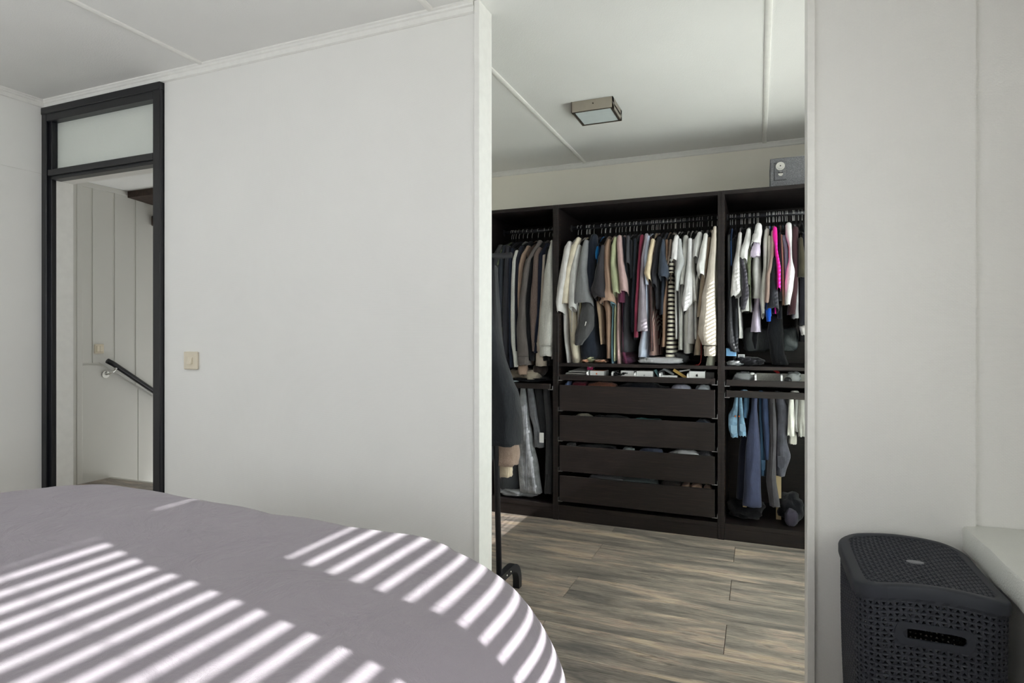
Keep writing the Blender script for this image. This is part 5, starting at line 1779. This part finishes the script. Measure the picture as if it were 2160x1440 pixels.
gold = mat_plain('gold_card', (206, 172, 96), 0.4, 0.4, 0.2)
slab('phone_box', 'gold and brown phone box leaning in the middle tray', 'box', mat_plain('brown_card', (96, 78, 62), 0.5), 1419, 782, 1447, 800, 3.72, 0.017, .12, None, gold)
slab('phone_case', 'teal phone case leaning in the middle tray', 'case', mat_plain('teal_rubber', (104, 142, 148), 0.5), 1379, 781, 1389, 798, 3.715, 0.008, .07)
slab('plastic_case', 'clear plastic case leaning left in the middle tray', 'case', M['film'], 1386, 789, 1406, 778, 3.76, 0.01, .08, 'clear plastic cases')
slab('plastic_case', 'clear plastic case leaning right in the middle tray', 'case', M['film'], 1398, 779, 1420, 792, 3.73, 0.012, .09, 'clear plastic cases')
slab('charger_cable', 'short white tube lying across the phone boxes', 'cable', M['white_plastic'], 1430, 785, 1456, 781, 3.74, 0.008, .02)
for i, (v0, du) in enumerate(((790.5, 0), (787, 6), (783, 12))):
    x0_, z0_ = PX(1188 + du, v0, 3.70)
    x1_, _ = PX(1236, v0, 3.70)
    p = MB().loft([[(x0_, 3.69, z0_), (x1_, 3.69, z0_ - .002), (x1_ + .02, 3.84, z0_ + .02), (x0_ + .05, 3.84, z0_ + .022)],
                   [(x0_, 3.69, z0_ + .002), (x1_, 3.69, z0_), (x1_ + .02, 3.84, z0_ + .022), (x0_ + .05, 3.84, z0_ + .024)]])
    tag(p.build('paper_leaflet', mat_plain('leaflet_paper_%d' % i, (208 - 8 * i, 208 - 8 * i, 206 - 8 * i))),
        ('lowest grey leaflet at the left of the middle tray', 'middle grey leaflet at the left of the middle tray', 'topmost grey leaflet at the left of the middle tray')[i], 'leaflet', 'leaflets in the middle tray')
x, z = PX(1244.5, 776, 3.73)
pk = thing('price_tag', 'magenta tag hanging under the middle shelf', 'tag')
MB().box(x - .018, x + .018, 3.729, 3.731, z - .012, z + .018).build('card', mat_plain('magenta_card', (168, 44, 96)), pk)
MB().box(x - .007, x + .008, 3.7282, 3.729, z + .004, z + .011).build('printed_mark', M['white_plastic'], pk)
settle(pk, (x, 3.73, z))
cab = []
for k in range(60):
    t = k / 59
    u = 1295 + 28 * (0.5 - 0.5 * cos(t * 2 * pi * 3.5)) * (0.8 + .2 * sin(k))
    v = 793 - 7 * abs(sin(t * 2 * pi * 2.3 + 1))
    a = PX(u, v, 3.71 + 0.03 * sin(k * 0.9))
    cab.append((a[0], 3.71 + 0.03 * sin(k * 0.9), a[1]))
tag(MB().tube(cab, 0.0032, 6).build('cable_bundle', M['black'], None, True), 'tangled black cable in the middle tray', 'cable')
# right tray
lump('plastic_bag', 'clear plastic bag in the left compartment of the right tray', 'bag', (220, 222, 224), 1548, 1592, 783, 803, 3.70, .1, 50, 'plastic bags in the right tray', M['film'], base=.905)
lump('plastic_bag', 'clear plastic bag in the right compartment of the right tray', 'bag', (220, 222, 224), 1660, 1690, 783, 804, 3.72, .1, 51, 'plastic bags in the right tray', M['film'], base=.905)
lump('lens_cap', 'small dark round cap in the right compartment of the right tray', 'cap', (40, 42, 46), 1654, 1670, 795, 804, 3.69, .04, 52, None, M['black'], amp=.05, base=.905)
lump('white_clip', 'small shiny white clip in the left compartment of the right tray', 'clip', (240, 238, 230), 1582, 1592, 785, 791, 3.70, .02, 53, None, M['white_plastic'], amp=.1)
slab('red_strap', 'red strap behind the felt insert of the right tray', 'strap', mat_plain('red_webbing', (176, 26, 32)), 1630, 781, 1642, 789, 3.83, 0.014, .02)
for i, (u0, u1, v0, c) in enumerate(((1562, 1578, 821, (140, 176, 206)), (1600, 1610, 823, (74, 110, 160)), (1634, 1644, 824, (110, 112, 120)), (1668, 1686, 823, (206, 204, 200)))):
    lump('jeans_fold', ('light blue', 'dark blue', 'grey', 'white')[i] + ' jeans fold peeping over the right trouser hanger', 'jeans', c, u0, u1, v0, 832, 3.70, .05, 60 + i, 'jeans folds on the right trouser hanger', amp=.15)
# floor of the right bay: black bags, a cardboard strip, buckles
tag(MB().box(*(lambda a, b: (a[0], b[0], 3.86, 3.868, 0.098, a[1]))(PX(1637, 990, 3.86), PX(1648, 1000, 3.86))).build('cardboard_strip', mat_plain('cardboard', (176, 156, 122), 0.8)),
    'tan cardboard strip standing behind the charcoal jeans', 'cardboard')
bg_ = lump('handbag', 'black handbag with a gold buckle on the floor of the right bay', 'bag', (22, 22, 25), 1536, 1612, 1050, 1095, 3.74, .22, 70, None, amp=.4, base=.098)
x, z = PX(1571, 1067, 3.735)
MB().box(x - .011, x + .011, 3.735, 3.745, z - .007, z + .006, .002).build('buckle', mat_plain('pale_gold', (206, 186, 140), 0.3, 0.5, 0.8), bg_)
lump('handbag', 'black handbag leaning at the right of the right bay', 'bag', (24, 24, 28), 1640, 1694, 1040, 1085, 3.78, .22, 71, None, amp=.4, base=.098)
lump('purse', 'small dark quilted purse in front of the leaning handbag', 'purse', (60, 56, 68), 1655, 1684, 1073, 1094, 3.72, .08, 72, None, amp=.15, base=.098)

# ---- coats on the rack
ck = mat_cloth('charcoal_wool', (46, 48, 52), fleck=(38, 40, 44))
coat = thing('coat', 'charcoal wool coat hanging from the end of the clothes rack', 'coat', 'coats on the rack')
drape([(560, 1020, 1036), (640, 1016, 1040), (690, 1012, 1044), (740, 1010, 1055), (800, 1008, 1072), (830, 1010, 1084), (880, 1012, 1091), (934, 1014, 1091)], 2.36, .14, 501, fold=.16).build('sleeve', ck, coat, True)
drape([(560, 1000, 1030), (700, 996, 1036), (850, 990, 1046), (962, 990, 1046)], 2.33, .30, 502, fold=.16).build('trunk', ck, coat, True)
settle(coat, (-1.1, 2.43, 1.5))
fl = thing('fleece_jacket', 'beige teddy fleece jacket with a cream ribbed cuff on the clothes rack', 'jacket', 'coats on the rack')
drape([(850, 1030, 1076), (930, 1040, 1088), (960, 1046, 1090), (978, 1046, 1088)], 2.42, .10, 503, fold=.12).build('sleeve', mat_cloth('teddy_fleece', (172, 150, 136), fleck=(140, 120, 108), var=.2), fl, True)
drape([(970, 1049, 1076), (990, 1051, 1078), (1003, 1052, 1078)], 2.44, .06, 504, fold=.1, n=6).build('cuff', mat_cloth('cream_rib', (222, 206, 182), stripes=('X', .006, (196, 178, 152), .6, .1)), fl, True)
settle(fl, (-1.1, 2.47, 1.5))

# ---- back pockets and leg seams on the nearest jeans
def patch(owner, name, u0, u1, v0, v1, y, col):
    a, b = PX(u0, v0, y), PX(u1, v1, y)
    w = (b[0] - a[0])
    poly = [(a[0], a[1]), (b[0], a[1]), (b[0] - w * .04, b[1] + (a[1] - b[1]) * .2), ((a[0] + b[0]) / 2, b[1]), (a[0] + w * .04, b[1] + (a[1] - b[1]) * .2)]
    o = MB().prism(poly, 'y', y, y + 0.006).build(name, mat_cloth('pocket_%d_%d_%d' % col, col), bpy.data.objects[owner])
    o.location = -Vector(bpy.data.objects[owner].location)


patch('jeans.003', 'back_pocket', 1541.5, 1555, 897, 917, 3.682, (134, 164, 186))
patch('jeans.004', 'back_pocket', 1561, 1572, 894, 912, 3.682, (130, 160, 184))
patch('jeans.006', 'back_pocket', 1606, 1614.5, 970, 994, 3.712, (64, 90, 116))
patch('jeans.008', 'back_pocket', 1640, 1655, 962, 990, 3.702, (66, 66, 74))
for owner, pts, col in (('jeans', [(1108, 850), (1110, 920), (1109, 1030)], (94, 96, 100)), ('jeans.007', [(1630, 850), (1631, 940), (1627, 1010), (1632, 1060)], (48, 46, 50))):
    pp = [(PX(u, v, 3.686)[0], 3.686, PX(u, v, 3.686)[1]) for u, v in pts]
    o = MB().tube(pp, 0.0022, 6).build('leg_seam', mat_cloth('seam_%d' % col[0], col), bpy.data.objects[owner], True)
    o.location = -Vector(bpy.data.objects[owner].location)
